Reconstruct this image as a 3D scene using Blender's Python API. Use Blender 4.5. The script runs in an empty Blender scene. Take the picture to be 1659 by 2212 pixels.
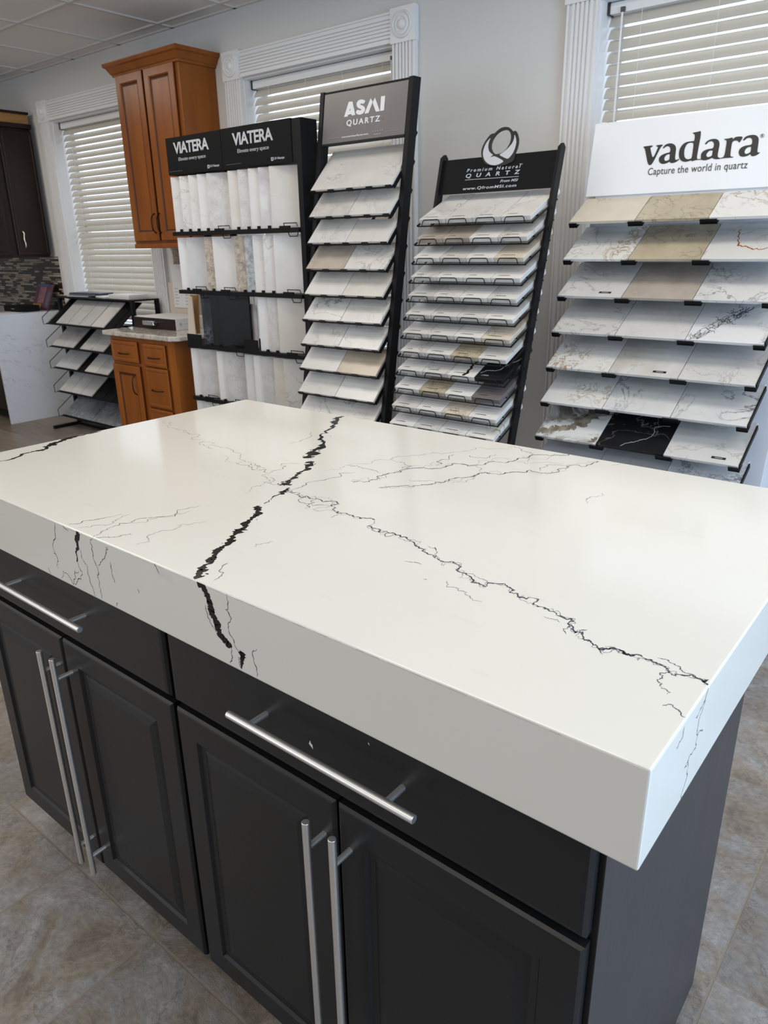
import bpy, bmesh, math, random, json
from mathutils import Vector, Matrix
sc = bpy.context.scene
col = sc.collection

# ------------------------------------------------------------------ camera
cam_data = bpy.data.cameras.new('camera')
cam = bpy.data.objects.new('camera', cam_data); col.objects.link(cam)
YAW, PIT, ROL = -0.68727704, 0.35040666, -0.01702236
fw = Vector((math.sin(YAW)*math.cos(PIT), math.cos(YAW)*math.cos(PIT), -math.sin(PIT)))
rt = Vector((math.cos(YAW), -math.sin(YAW), 0)); up_ = rt.cross(fw)
r2 = math.cos(ROL)*rt + math.sin(ROL)*up_; u2 = -math.sin(ROL)*rt + math.cos(ROL)*up_
M = Matrix((r2, u2, -fw)).transposed().to_4x4(); M.translation = (0, 0, 1.443)
cam.matrix_world = M
cam_data.sensor_fit = 'VERTICAL'; cam_data.sensor_height = 24.0
cam_data.lens = 1581.17*24.0/2212.0
cam_data.clip_start = 0.02
cam_data.dof.use_dof = True; cam_data.dof.focus_distance = 1.25; cam_data.dof.aperture_fstop = 9.0
sc.camera = cam

# ------------------------------------------------------------------ world, lights, exposure
sc.view_settings.view_transform = 'Standard'; sc.view_settings.look = 'None'
sc.view_settings.gamma = 1.0; sc.view_settings.use_curve_mapping = False
sc.view_settings.exposure = 0.0
w = bpy.data.worlds.new('world'); sc.world = w; w.use_nodes = True
w.node_tree.nodes['Background'].inputs[0].default_value = (0.72, 0.84, 1.0, 1)
w.node_tree.nodes['Background'].inputs[1].default_value = 3.2

def area(name, loc, rot, sx, sy, power, color):
    l = bpy.data.lights.new(name, 'AREA'); l.shape = 'RECTANGLE'; l.size = sx; l.size_y = sy
    l.energy = power; l.color = color
    o = bpy.data.objects.new(name, l); o.location = loc; o.rotation_euler = rot; col.objects.link(o)
    return o
WARM = (1.0, 0.93, 0.83)
CEIL = 2.80
for y, p_ in ((-0.9, 13), (0.9, 7.5), (2.15, 14.5)):
    for x in (-6.0, -3.6, -1.2, 0.9):
        area('ceiling_light_lamp', (x, y, CEIL-0.03), (0, 0, 0), 1.15, 0.55, p_*.93, WARM)
area('right_window_daylight', (2.6, 1.0, 1.35), (0, math.radians(90), 0), 1.8, 2.4, 96, (0.44, 0.68, 1.0))
area('front_window_daylight', (-4.4, -3.0, 1.5), (math.radians(90), 0, math.radians(-25)), 3.6, 2.0, 62, (0.84, 0.91, 1.0))

# ------------------------------------------------------------------ materials
MATS = {}
def newmat(name):
    m = bpy.data.materials.new(name); m.use_nodes = True
    nt = m.node_tree; b = nt.nodes['Principled BSDF']
    return m, nt, b
def mat(name, color, rough=0.5, metal=0.0, spec=0.5, bump=0.0, bscale=200, var=0.0, vscale=8, coat=0.0, stretch=(1,1,1)):
    if name in MATS: return MATS[name]
    m, nt, b = newmat(name)
    b.inputs['Base Color'].default_value = (*color, 1); b.inputs['Roughness'].default_value = rough
    b.inputs['Metallic'].default_value = metal; b.inputs['Specular IOR Level'].default_value = spec
    if coat: b.inputs['Coat Weight'].default_value = coat; b.inputs['Coat Roughness'].default_value = 0.08
    N, L = nt.nodes, nt.links
    if bump or var:
        tc = N.new('ShaderNodeTexCoord'); mp = N.new('ShaderNodeMapping'); mp.inputs['Scale'].default_value = stretch
        L.new(tc.outputs['Object'], mp.inputs['Vector'])
    if var:
        n = N.new('ShaderNodeTexNoise'); n.inputs['Scale'].default_value = vscale; n.inputs['Detail'].default_value = 6
        L.new(mp.outputs[0], n.inputs['Vector'])
        mx = N.new('ShaderNodeMix'); mx.data_type = 'RGBA'
        mx.inputs['A'].default_value = tuple(c*(1-var) for c in color)+(1,); mx.inputs['B'].default_value = tuple(min(1, c*(1+var)) for c in color)+(1,)
        L.new(n.outputs['Fac'], mx.inputs['Factor']); L.new(mx.outputs['Result'], b.inputs['Base Color'])
    if bump:
        n = N.new('ShaderNodeTexNoise'); n.inputs['Scale'].default_value = bscale; n.inputs['Detail'].default_value = 4
        L.new(mp.outputs[0], n.inputs['Vector'])
        bp = N.new('ShaderNodeBump'); bp.inputs['Strength'].default_value = bump; bp.inputs['Distance'].default_value = 0.002
        L.new(n.outputs['Fac'], bp.inputs['Height']); L.new(bp.outputs[0], b.inputs['Normal'])
    MATS[name] = m; return m

def stone(name, base, mott=None, mamt=0.35, mscale=9, veins=(), speck=None, rough=0.25, seed=0.0, lowmask=False):
    """procedural slab: base colour, soft mottling, ridge veins [(colour, scale, width, strength, distort)], speckle"""
    if name in MATS: return MATS[name]
    m, nt, b = newmat(name); N, L = nt.nodes, nt.links
    b.inputs['Roughness'].default_value = rough
    if max(base) < .1: b.inputs['Specular IOR Level'].default_value = 0.2
    tc = N.new('ShaderNodeTexCoord'); oi = N.new('ShaderNodeObjectInfo')
    mu = N.new('ShaderNodeMath'); mu.operation = 'MULTIPLY_ADD'; mu.inputs[1].default_value = 60.0; mu.inputs[2].default_value = seed
    L.new(oi.outputs['Random'], mu.inputs[0])
    va = N.new('ShaderNodeVectorMath'); va.operation = 'ADD'
    L.new(tc.outputs['Object'], va.inputs[0]); L.new(mu.outputs[0], va.inputs[1])
    vec = va.outputs[0]
    def noise(scale, detail=5, dist=0.0, rgh=0.55):
        n = N.new('ShaderNodeTexNoise'); n.inputs['Scale'].default_value = scale; n.inputs['Detail'].default_value = detail
        n.inputs['Distortion'].default_value = dist; n.inputs['Roughness'].default_value = rgh
        L.new(vec, n.inputs['Vector']); return n.outputs['Fac']
    def ramp(src, a, bb, lo=0.0, hi=1.0):
        r = N.new('ShaderNodeMapRange'); r.inputs['From Min'].default_value = a; r.inputs['From Max'].default_value = bb
        r.inputs['To Min'].default_value = lo; r.inputs['To Max'].default_value = hi; r.clamp = True
        L.new(src, r.inputs['Value']); return r.outputs[0]
    def mixc(fac, A, B):
        mx = N.new('ShaderNodeMix'); mx.data_type = 'RGBA'; L.new(fac, mx.inputs['Factor'])
        if isinstance(A, tuple): mx.inputs['A'].default_value = (*A, 1)
        else: L.new(A, mx.inputs['A'])
        mx.inputs['B'].default_value = (*B, 1); return mx.outputs['Result']
    cur = tuple(base)
    cur = mixc(ramp(noise(mscale, 6), 0.38, 0.68, 0, mamt), cur, mott if mott else tuple(c*0.86 for c in base))
    for (vc, vs, vw, vst, vd) in veins:
        nz = noise(vs, 7, vd, 0.6)
        s = N.new('ShaderNodeMath'); s.operation = 'SUBTRACT'; L.new(nz, s.inputs[0]); s.inputs[1].default_value = 0.5
        ab = N.new('ShaderNodeMath'); ab.operation = 'ABSOLUTE'; L.new(s.outputs[0], ab.inputs[0])
        f = ramp(ab.outputs[0], 0.0, vw, 1.0, 0.0)
        msk = ramp(noise(min(vs*0.45, 4.2), 2), 0.30 if lowmask else 0.46, 0.50 if lowmask else 0.58, 0.0, vst)
        mm = N.new('ShaderNodeMath'); mm.operation = 'MULTIPLY'; L.new(f, mm.inputs[0]); L.new(msk, mm.inputs[1])
        cur = mixc(mm.outputs[0], cur, vc)
    if speck:
        sp, ss, sa = speck
        cur = mixc(ramp(noise(ss, 3), 0.52, 0.70, 0, sa), cur, sp)
    L.new(cur, b.inputs['Base Color'])
    MATS[name] = m; return m

def wood(name, c1, c2, rough=0.35, stretch=(14, 14, 1.2)):
    if name in MATS: return MATS[name]
    m, nt, b = newmat(name); N, L = nt.nodes, nt.links
    tc = N.new('ShaderNodeTexCoord'); mp = N.new('ShaderNodeMapping'); mp.inputs['Scale'].default_value = stretch
    L.new(tc.outputs['Object'], mp.inputs['Vector'])
    n = N.new('ShaderNodeTexNoise'); n.inputs['Scale'].default_value = 2.2; n.inputs['Detail'].default_value = 7; n.inputs['Distortion'].default_value = 0.6
    L.new(mp.outputs[0], n.inputs['Vector'])
    cr = N.new('ShaderNodeValToRGB'); cr.color_ramp.elements[0].position = 0.3; cr.color_ramp.elements[1].position = 0.75
    cr.color_ramp.elements[0].color = (*c1, 1); cr.color_ramp.elements[1].color = (*c2, 1)
    L.new(n.outputs['Fac'], cr.inputs[0]); L.new(cr.outputs[0], b.inputs['Base Color'])
    b.inputs['Roughness'].default_value = rough; b.inputs['Specular IOR Level'].default_value = 0.3
    MATS[name] = m; return m

M_WALL = mat('wall_paint', (0.655, 0.64, 0.615), 0.7, spec=0.2, bump=0.05, bscale=300)
M_TRIM = mat('white_trim_paint', (0.78, 0.77, 0.76), 0.4)
M_BLACK = mat('black_metal', (0.006, 0.006, 0.007), 0.5, spec=0.2, bump=0.05, bscale=900)
M_BLACKSIGN = mat('black_sign_board', (0.006, 0.006, 0.0065), 0.55, spec=0.12)
M_GREY = mat('grey_sign_board', (0.145, 0.132, 0.128), 0.33, var=0.12, vscale=3)
M_WHITE = mat('white_print', (0.80, 0.80, 0.82), 0.5)
M_LGREY = mat('light_grey_print', (0.42, 0.42, 0.44), 0.5)
M_DGREY = mat('dark_grey_print', (0.07, 0.07, 0.07), 0.5)
M_INK = mat('black_print', (0.01, 0.01, 0.009), 0.4)
M_RED = mat('red_print', (0.45, 0.08, 0.05), 0.5)
M_STEEL = mat('brushed_steel', (0.78, 0.76, 0.73), 0.36, metal=0.9, bump=0.02, bscale=500)
M_CHAR = mat('charcoal_cabinet_paint', (0.0088, 0.0092, 0.0108), 0.36, spec=0.4, bump=0.12, bscale=60, var=0.1, vscale=5)
M_CHARSIDE = mat('charcoal_side_panel', (0.026, 0.027, 0.031), 0.40, spec=0.5, bump=0.25, bscale=22, var=0.28, vscale=4, stretch=(3, 3, 0.7))
M_DARK = mat('dark_void', (0.004, 0.004, 0.004), 0.8)
M_SIGNW = mat('white_gloss_board', (0.80, 0.81, 0.82), 0.22)
M_WHITEMEL = mat('white_display_body', (0.66, 0.68, 0.71), 0.4)
M_BLIND = None
M_PLASTIC = mat('dark_brown_end_cap', (0.035, 0.018, 0.012), 0.45)
M_PAPER = mat('white_paper', (0.72, 0.71, 0.70), 0.7)
M_CREAMCARD = mat('cream_card', (0.62, 0.55, 0.46), 0.6)
M_MAPLE = wood('honey_maple', (0.220, 0.060, 0.008), (0.305, 0.094, 0.013), 0.30, (6, 6, .8))
M_MAPLED = wood('honey_maple_glaze', (0.065, 0.016, 0.004), (0.09, 0.024, 0.005), 0.38)
M_ESP = wood('espresso_wood', (0.012, 0.0055, 0.0035), (0.020, 0.009, 0.006), 0.30)
M_RAW = wood('raw_pine_filler', (0.30, 0.15, 0.045), (0.38, 0.20, 0.07), 0.6, (1.2, 14, 14))
M_BRONZE = mat('dark_bronze', (0.03, 0.018, 0.012), 0.35, metal=0.8)
M_NICKEL = mat('satin_nickel', (0.70, 0.62, 0.50), 0.25, metal=1.0)

# ceiling tile, floors, mosaic
def ceiling_mat():
    m, nt, b = newmat('ceiling_tile'); N, L = nt.nodes, nt.links
    b.inputs['Roughness'].default_value = 0.95; b.inputs['Specular IOR Level'].default_value = 0.1
    tc = N.new('ShaderNodeTexCoord')
    n = N.new('ShaderNodeTexNoise'); n.inputs['Scale'].default_value = 170; n.inputs['Detail'].default_value = 3
    L.new(tc.outputs['Object'], n.inputs['Vector'])
    mx = N.new('ShaderNodeMix'); mx.data_type = 'RGBA'; mx.inputs['A'].default_value = (0.74, 0.705, 0.66, 1); mx.inputs['B'].default_value = (0.84, 0.80, 0.76, 1)
    L.new(n.outputs['Fac'], mx.inputs['Factor']); L.new(mx.outputs['Result'], b.inputs['Base Color'])
    bp = N.new('ShaderNodeBump'); bp.inputs['Strength'].default_value = 0.4; bp.inputs['Distance'].default_value = 0.002
    L.new(n.outputs['Fac'], bp.inputs['Height']); L.new(bp.outputs[0], b.inputs['Normal'])
    return m
def slate_mat():
    m, nt, b = newmat('slate_look_floor_tile'); N, L = nt.nodes, nt.links
    tc = N.new('ShaderNodeTexCoord'); mp = N.new('ShaderNodeMapping'); mp.vector_type = 'POINT'
    P = 0.334
    mp.inputs['Location'].default_value = (0.176+P*40, -0.599+P*40, 0)
    L.new(tc.outputs['Object'], mp.inputs['Vector'])
    br = N.new('ShaderNodeTexBrick'); br.offset = 0; br.squash = 1.0
    br.inputs['Scale'].default_value = 1.0; br.inputs['Brick Width'].default_value = P; br.inputs['Row Height'].default_value = P
    br.inputs['Mortar Size'].default_value = 0.0028; br.inputs['Mortar Smooth'].default_value = 0.2; br.inputs['Bias'].default_value = 0
    br.inputs['Color1'].default_value = (0, 0, 0, 1); br.inputs['Color2'].default_value = (1, 1, 1, 1); br.inputs['Mortar'].default_value = (0.5, 0.5, 0.5, 1)
    L.new(mp.outputs[0], br.inputs['Vector'])
    # per tile offset for the stone pattern
    sep = N.new('ShaderNodeVectorMath'); sep.operation = 'MULTIPLY'; sep.inputs[1].default_value = (1/P, 1/P, 0); L.new(mp.outputs[0], sep.inputs[0])
    fl = N.new('ShaderNodeVectorMath'); fl.operation = 'FLOOR'; L.new(sep.outputs[0], fl.inputs[0])
    wn = N.new('ShaderNodeTexWhiteNoise'); wn.noise_dimensions = '2D'; L.new(fl.outputs[0], wn.inputs['Vector'])
    sc_ = N.new('ShaderNodeVectorMath'); sc_.operation = 'SCALE'; sc_.inputs['Scale'].default_value = 13.0; L.new(wn.outputs['Color'], sc_.inputs[0])
    ad = N.new('ShaderNodeVectorMath'); ad.operation = 'ADD'; L.new(tc.outputs['Object'], ad.inputs[0]); L.new(sc_.outputs[0], ad.inputs[1])
    def noise(s, d, dist=0.0, r=0.6):
        n = N.new('ShaderNodeTexNoise'); n.inputs['Scale'].default_value = s; n.inputs['Detail'].default_value = d; n.inputs['Distortion'].default_value = dist; n.inputs['Roughness'].default_value = r
        L.new(ad.outputs[0], n.inputs['Vector']); return n
    n1 = noise(4.2, 9, 1.4, 0.66)
    cr = N.new('ShaderNodeValToRGB'); e = cr.color_ramp.elements
    e[0].position = 0.30; e[0].color = (0.14, 0.115, 0.092, 1)
    e[1].position = 0.72; e[1].color = (0.38, 0.355, 0.335, 1)
    e2 = e.new(0.44); e2.color = (0.25, 0.205, 0.160, 1)
    e3 = e.new(0.55); e3.color = (0.265, 0.245, 0.230, 1)
    L.new(n1.outputs['Fac'], cr.inputs[0])
    n2 = noise(60, 8, 0.0, 0.75)
    mx = N.new('ShaderNodeMix'); mx.data_type = 'RGBA'; mx.blend_type = 'OVERLAY'; mx.inputs['Factor'].default_value = 0.8
    L.new(cr.outputs[0], mx.inputs['A']); L.new(n2.outputs['Fac'], mx.inputs['B'])
    # rust and pale seams
    n3 = noise(3.2, 6, 1.5)
    r3 = N.new('ShaderNodeMapRange'); r3.inputs['From Min'].default_value = 0.62; r3.inputs['From Max'].default_value = 0.72; r3.inputs['To Max'].default_value = 0.45; L.new(n3.outputs['Fac'], r3.inputs['Value'])
    mr = N.new('ShaderNodeMix'); mr.data_type = 'RGBA'; L.new(r3.outputs[0], mr.inputs['Factor']); L.new(mx.outputs['Result'], mr.inputs['A']); mr.inputs['B'].default_value = (0.30, 0.17, 0.11, 1)
    n4 = noise(2.4, 7, 1.0)
    s4 = N.new('ShaderNodeMath'); s4.operation = 'SUBTRACT'; s4.inputs[1].default_value = 0.5; L.new(n4.outputs['Fac'], s4.inputs[0])
    a4 = N.new('ShaderNodeMath'); a4.operation = 'ABSOLUTE'; L.new(s4.outputs[0], a4.inputs[0])
    r4 = N.new('ShaderNodeMapRange'); r4.inputs['From Min'].default_value = 0.0; r4.inputs['From Max'].default_value = 0.008; r4.inputs['To Min'].default_value = 0.28; r4.inputs['To Max'].default_value = 0.0; L.new(a4.outputs[0], r4.inputs['Value'])
    mv = N.new('ShaderNodeMix'); mv.data_type = 'RGBA'; L.new(r4.outputs[0], mv.inputs['Factor']); L.new(mr.outputs['Result'], mv.inputs['A']); mv.inputs['B'].default_value = (0.42, 0.40, 0.38, 1)
    n5 = noise(3.1, 9, 0.6, 0.62)
    s5 = N.new('ShaderNodeMath'); s5.operation = 'SUBTRACT'; s5.inputs[1].default_value = 0.47; L.new(n5.outputs['Fac'], s5.inputs[0])
    a5 = N.new('ShaderNodeMath'); a5.operation = 'ABSOLUTE'; L.new(s5.outputs[0], a5.inputs[0])
    r5 = N.new('ShaderNodeMapRange'); r5.inputs['From Min'].default_value = 0.0; r5.inputs['From Max'].default_value = 0.007; r5.inputs['To Min'].default_value = 0.55; r5.inputs['To Max'].default_value = 0.0; L.new(a5.outputs[0], r5.inputs['Value'])
    m5 = N.new('ShaderNodeMix'); m5.data_type = 'RGBA'; L.new(r5.outputs[0], m5.inputs['Factor']); L.new(mv.outputs['Result'], m5.inputs['A']); m5.inputs['B'].default_value = (0.09, 0.085, 0.08, 1); mv = m5
    # tile to tile tone
    tn = N.new('ShaderNodeMapRange'); tn.inputs['To Min'].default_value = 0.84; tn.inputs['To Max'].default_value = 1.14; L.new(wn.outputs['Value'], tn.inputs['Value'])
    tm = N.new('ShaderNodeVectorMath'); tm.operation = 'SCALE'; L.new(mv.outputs['Result'], tm.inputs[0]); L.new(tn.outputs[0], tm.inputs['Scale'])
    gm = N.new('ShaderNodeMix'); gm.data_type = 'RGBA'; L.new(br.outputs['Fac'], gm.inputs['Factor']); L.new(tm.outputs[0], gm.inputs['A']); gm.inputs['B'].default_value = (0.27, 0.215, 0.165, 1)
    L.new(gm.outputs['Result'], b.inputs['Base Color'])
    b.inputs['Roughness'].default_value = 0.42
    hh = N.new('ShaderNodeMath'); hh.operation = 'MULTIPLY_ADD'; hh.inputs[1].default_value = -1.2; L.new(br.outputs['Fac'], hh.inputs[0]); L.new(n2.outputs['Fac'], hh.inputs[2])
    h2 = N.new('ShaderNodeMath'); h2.operation = 'MULTIPLY_ADD'; h2.inputs[1].default_value = 3.5; L.new(n1.outputs['Fac'], h2.inputs[0]); L.new(hh.outputs[0], h2.inputs[2])
    bp = N.new('ShaderNodeBump'); bp.inputs['Strength'].default_value = 0.6; bp.inputs['Distance'].default_value = 0.004
    L.new(h2.outputs[0], bp.inputs['Height']); L.new(bp.outputs[0], b.inputs['Normal'])
    return m
def plank_mat():
    m, nt, b = newmat('grey_wood_plank_floor'); N, L = nt.nodes, nt.links
    tc = N.new('ShaderNodeTexCoord'); mp = N.new('ShaderNodeMapping'); mp.inputs['Location'].default_value = (30, 30, 0)
    L.new(tc.outputs['Object'], mp.inputs['Vector'])
    br = N.new('ShaderNodeTexBrick'); br.offset = 0.37; br.inputs['Scale'].default_value = 1
    br.inputs['Brick Width'].default_value = 1.1; br.inputs['Row Height'].default_value = 0.15; br.inputs['Mortar Size'].default_value = 0.0015
    br.inputs['Color1'].default_value = (0.165, 0.128, 0.100, 1); br.inputs['Color2'].default_value = (0.235, 0.195, 0.160, 1); br.inputs['Mortar'].default_value = (0.06, 0.045, 0.035, 1)
    L.new(mp.outputs[0], br.inputs['Vector'])
    m2 = N.new('ShaderNodeMapping'); m2.inputs['Scale'].default_value = (1.5, 22, 1); L.new(tc.outputs['Object'], m2.inputs['Vector'])
    n = N.new('ShaderNodeTexNoise'); n.inputs['Scale'].default_value = 2; n.inputs['Detail'].default_value = 7; L.new(m2.outputs[0], n.inputs['Vector'])
    mx = N.new('ShaderNodeMix'); mx.data_type = 'RGBA'; mx.blend_type = 'OVERLAY'; mx.inputs['Factor'].default_value = 0.7
    L.new(br.outputs['Color'], mx.inputs['A']); L.new(n.outputs['Fac'], mx.inputs['B']); L.new(mx.outputs['Result'], b.inputs['Base Color'])
    b.inputs['Roughness'].default_value = 0.4
    return m
def mosaic_mat():
    m, nt, b = newmat('mosaic_strip_tile'); N, L = nt.nodes, nt.links
    tc = N.new('ShaderNodeTexCoord'); sw = N.new('ShaderNodeSeparateXYZ'); cb = N.new('ShaderNodeCombineXYZ')
    L.new(tc.outputs['Object'], sw.inputs[0])
    ax = N.new('ShaderNodeMath'); ax.operation = 'ADD'; ax.inputs[1].default_value = 30; L.new(sw.outputs['X'], ax.inputs[0])
    az = N.new('ShaderNodeMath'); az.operation = 'ADD'; az.inputs[1].default_value = 30; L.new(sw.outputs['Z'], az.inputs[0])
    L.new(ax.outputs[0], cb.inputs['X']); L.new(az.outputs[0], cb.inputs['Y'])
    br = N.new('ShaderNodeTexBrick'); br.offset = 0.43; br.offset_frequency = 3; br.squash = 0.6; br.squash_frequency = 2
    br.inputs['Scale'].default_value = 1; br.inputs['Brick Width'].default_value = 0.13; br.inputs['Row Height'].default_value = 0.0165
    br.inputs['Mortar Size'].default_value = 0.0018; br.inputs['Bias'].default_value = 0.0
    br.inputs['Color1'].default_value = (0, 0, 0, 1); br.inputs['Color2'].default_value = (1, 1, 1, 1); br.inputs['Mortar'].default_value = (0, 0, 0, 1)
    L.new(cb.outputs[0], br.inputs['Vector'])
    cr = N.new('ShaderNodeValToRGB'); cr.color_ramp.interpolation = 'CONSTANT'; e = cr.color_ramp.elements
    e[0].position = 0; e[0].color = (0.010, 0.005, 0.004, 1); e[1].position = .36; e[1].color = (0.30, 0.235, 0.16, 1)
    for p_, c_ in ((.56, (0.16, 0.12, 0.085)), (.70, (0.03, 0.014, 0.010)), (.78, (0.38, 0.32, 0.24))): q_ = e.new(p_); q_.color = (*c_, 1)
    L.new(br.outputs['Color'], cr.inputs[0])
    mm = N.new('ShaderNodeMix'); mm.data_type = 'RGBA'; L.new(br.outputs['Fac'], mm.inputs['Factor']); L.new(cr.outputs[0], mm.inputs['A']); mm.inputs['B'].default_value = (0.02, 0.014, 0.011, 1)
    L.new(mm.outputs['Result'], b.inputs['Base Color'])
    b.inputs['Roughness'].default_value = 0.25
    return m
M_CEIL = ceiling_mat(); M_SLATE = slate_mat(); M_PLANK = plank_mat(); M_MOSAIC = mosaic_mat()

# blinds: cream vinyl that lets some daylight glow through
def blind_mat():
    m, nt, b = newmat('cream_blind_slat'); N, L = nt.nodes, nt.links
    b.inputs['Base Color'].default_value = (0.60, 0.56, 0.49, 1); b.inputs['Roughness'].default_value = 0.45
    tr = N.new('ShaderNodeBsdfTranslucent'); tr.inputs['Color'].default_value = (0.75, 0.70, 0.60, 1)
    mx = N.new('ShaderNodeMixShader'); mx.inputs[0].default_value = 0.12
    out = nt.nodes['Material Output']
    L.new(b.outputs[0], mx.inputs[1]); L.new(tr.outputs[0], mx.inputs[2]); L.new(mx.outputs[0], out.inputs[0])
    return m
M_BLIND = blind_mat()
def glass_mat():
    m, nt, b = newmat('window_glass'); N, L = nt.nodes, nt.links
    t = N.new('ShaderNodeBsdfTransparent'); g = N.new('ShaderNodeBsdfGlossy'); g.inputs['Roughness'].default_value = 0.02
    mx = N.new('ShaderNodeMixShader'); mx.inputs[0].default_value = 0.06
    L.new(t.outputs[0], mx.inputs[1]); L.new(g.outputs[0], mx.inputs[2]); L.new(mx.outputs[0], nt.nodes['Material Output'].inputs[0])
    return m
M_GLASS = glass_mat()

# stones
Wt = (0.72, 0.71, 0.69)
STONES = {
 'plain_white':  stone('quartz_plain_white', (0.72, 0.705, 0.68), mamt=0.12, seed=1),
 'faint_vein':   stone('quartz_faint_vein', (0.665, 0.645, 0.615), (0.55, 0.53, 0.505), mamt=0.6, mscale=6, veins=[((0.30, 0.27, 0.24), 4.5, 0.013, 0.75, 0.7), ((0.45, 0.42, 0.38), 9, 0.012, 0.4, 0.5)], seed=2),
 'grey_vein':    stone('quartz_grey_vein', (0.68, 0.665, 0.64), (0.52, 0.51, 0.50), mamt=0.6, mscale=5, veins=[((0.16, 0.16, 0.17), 3.6, 0.012, 0.95, 0.9), ((0.40, 0.40, 0.41), 8, 0.018, 0.7, 0.5)], seed=3),
 'gold_vein':    stone('quartz_gold_vein', (0.75, 0.73, 0.69), mamt=0.2, veins=[((0.36, 0.24, 0.10), 12, 0.040, 1.0, 1.4), ((0.30, 0.28, 0.26), 4.5, 0.010, 0.8, 0.8)], seed=4),
 'warm_white':   stone('quartz_warm_white', (0.62, 0.585, 0.53), (0.54, 0.50, 0.45), 0.5, 10, veins=[((0.44, 0.40, 0.34), 6, 0.010, 0.5, 0.6)], seed=31),
 'sand':         stone('quartz_sand', (0.50, 0.42, 0.335), (0.42, 0.35, 0.275), 0.5, 25, seed=32),
 'cream':        stone('quartz_cream', (0.66, 0.585, 0.48), (0.56, 0.49, 0.39), 0.4, 14, veins=[((0.30, 0.25, 0.19), 5, 0.012, 0.8, 0.8)], seed=5),
 'beige':        stone('quartz_beige', (0.50, 0.43, 0.31), (0.36, 0.30, 0.21), 0.5, 12, veins=[((0.20, 0.155, 0.10), 6, 0.014, 0.8, 1.5)], seed=6),
 'taupe':        stone('quartz_taupe', (0.45, 0.39, 0.33), (0.32, 0.26, 0.21), 0.6, 10, veins=[((0.60, 0.55, 0.50), 6, 0.010, 0.5, 1.0)], seed=7),
 'grey_mottle':  stone('quartz_grey_mottle', (0.58, 0.56, 0.53), (0.43, 0.41, 0.39), 0.7, 18, speck=((0.70, 0.70, 0.70), 90, 0.5), seed=8),
 'brown_granite': stone('granite_brown', (0.46, 0.36, 0.25), (0.14, 0.10, 0.075), 0.95, 28, speck=((0.55, 0.50, 0.42), 110, 0.8), seed=9),
 'blue_grey':    stone('granite_blue_grey', (0.42, 0.43, 0.43), (0.11, 0.12, 0.14), 0.95, 30, speck=((0.55, 0.50, 0.42), 90, 0.6), seed=10),
 'lilac_vein':   stone('quartz_lilac_vein', (0.66, 0.64, 0.63), (0.40, 0.34, 0.36), 0.7, 11, seed=11),
 'black':        stone('quartz_black', (0.010, 0.010, 0.011), (0.018, 0.018, 0.02), 0.5, 8, veins=[((0.30, 0.28, 0.25), 2.2, 0.006, 0.95, 0.6)], seed=12, rough=0.3),
 'black_plain':  stone('quartz_plain_black', (0.006, 0.006, 0.006), (0.011, 0.011, 0.011), 0.4, 8, seed=13, rough=0.35),
 'black_figure': stone('granite_black_figure', (0.012, 0.013, 0.016), (0.05, 0.055, 0.07), 0.6, 20, veins=[((0.16, 0.17, 0.20), 9, 0.03, 0.8, 1.5)], seed=14, rough=0.3),
 'navy_net':     stone('quartz_navy_net', (0.74, 0.73, 0.72), mamt=0.1, veins=[((0.035, 0.045, 0.075), 14, 0.045, 1.0, 1.6), ((0.2, 0.22, 0.27), 20, 0.03, 0.8, 1.0)], seed=15),
 'bold_brown':   stone('quartz_bold_brown', (0.74, 0.73, 0.70), mamt=0.1, lowmask=True, veins=[((0.16, 0.135, 0.10), 3.4, 0.075, 1.0, 0.9)], seed=16),
 'brown_vein':   stone('vein_brown', (0.36, 0.31, 0.24), (0.12, 0.10, 0.075), 0.95, 30, seed=40),
 'rust_crack':   stone('quartz_rust_crack', (0.68, 0.66, 0.63), mamt=0.15, veins=[((0.42, 0.32, 0.19), 8, 0.020, 0.8, 1.0)], seed=17),
 'beige_band':   stone('quartz_beige_band', (0.70, 0.685, 0.66), (0.50, 0.45, 0.38), 0.9, 4, veins=[((0.35, 0.31, 0.26), 4, 0.008, 0.8, 0.8)], seed=18),
 'dark_grey':    stone('quartz_dark_grey', (0.17, 0.15, 0.15), (0.14, 0.125, 0.125), 0.4, 20, seed=19),
 'steel_slab':   stone('slab_steel_grey', (0.20, 0.21, 0.23), (0.09, 0.095, 0.105), 0.8, 7, speck=((0.33, 0.34, 0.36), 40, 0.6), seed=20, rough=0.2),
 'marble_grey':  stone('marble_light_grey', (0.57, 0.56, 0.55), (0.42, 0.41, 0.41), 0.6, 6, veins=[((0.30, 0.29, 0.29), 3, 0.012, 0.7, 0.8)], seed=21),
 'marble_white': stone('waterfall_marble', (0.67, 0.69, 0.73), mamt=0.12, lowmask=True, veins=[((0.42, 0.43, 0.46), 1.3, 0.005, 0.6, 0.5), ((0.46, 0.46, 0.48), 2.2, 0.004, 0.4, 0.4)], seed=22),
 'granite_top':  stone('granite_cream_top', (0.60, 0.56, 0.50), (0.36, 0.31, 0.26), 0.7, 24, speck=((0.22, 0.12, 0.07), 45, 0.55), rough=0.08, seed=23),
}
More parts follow.
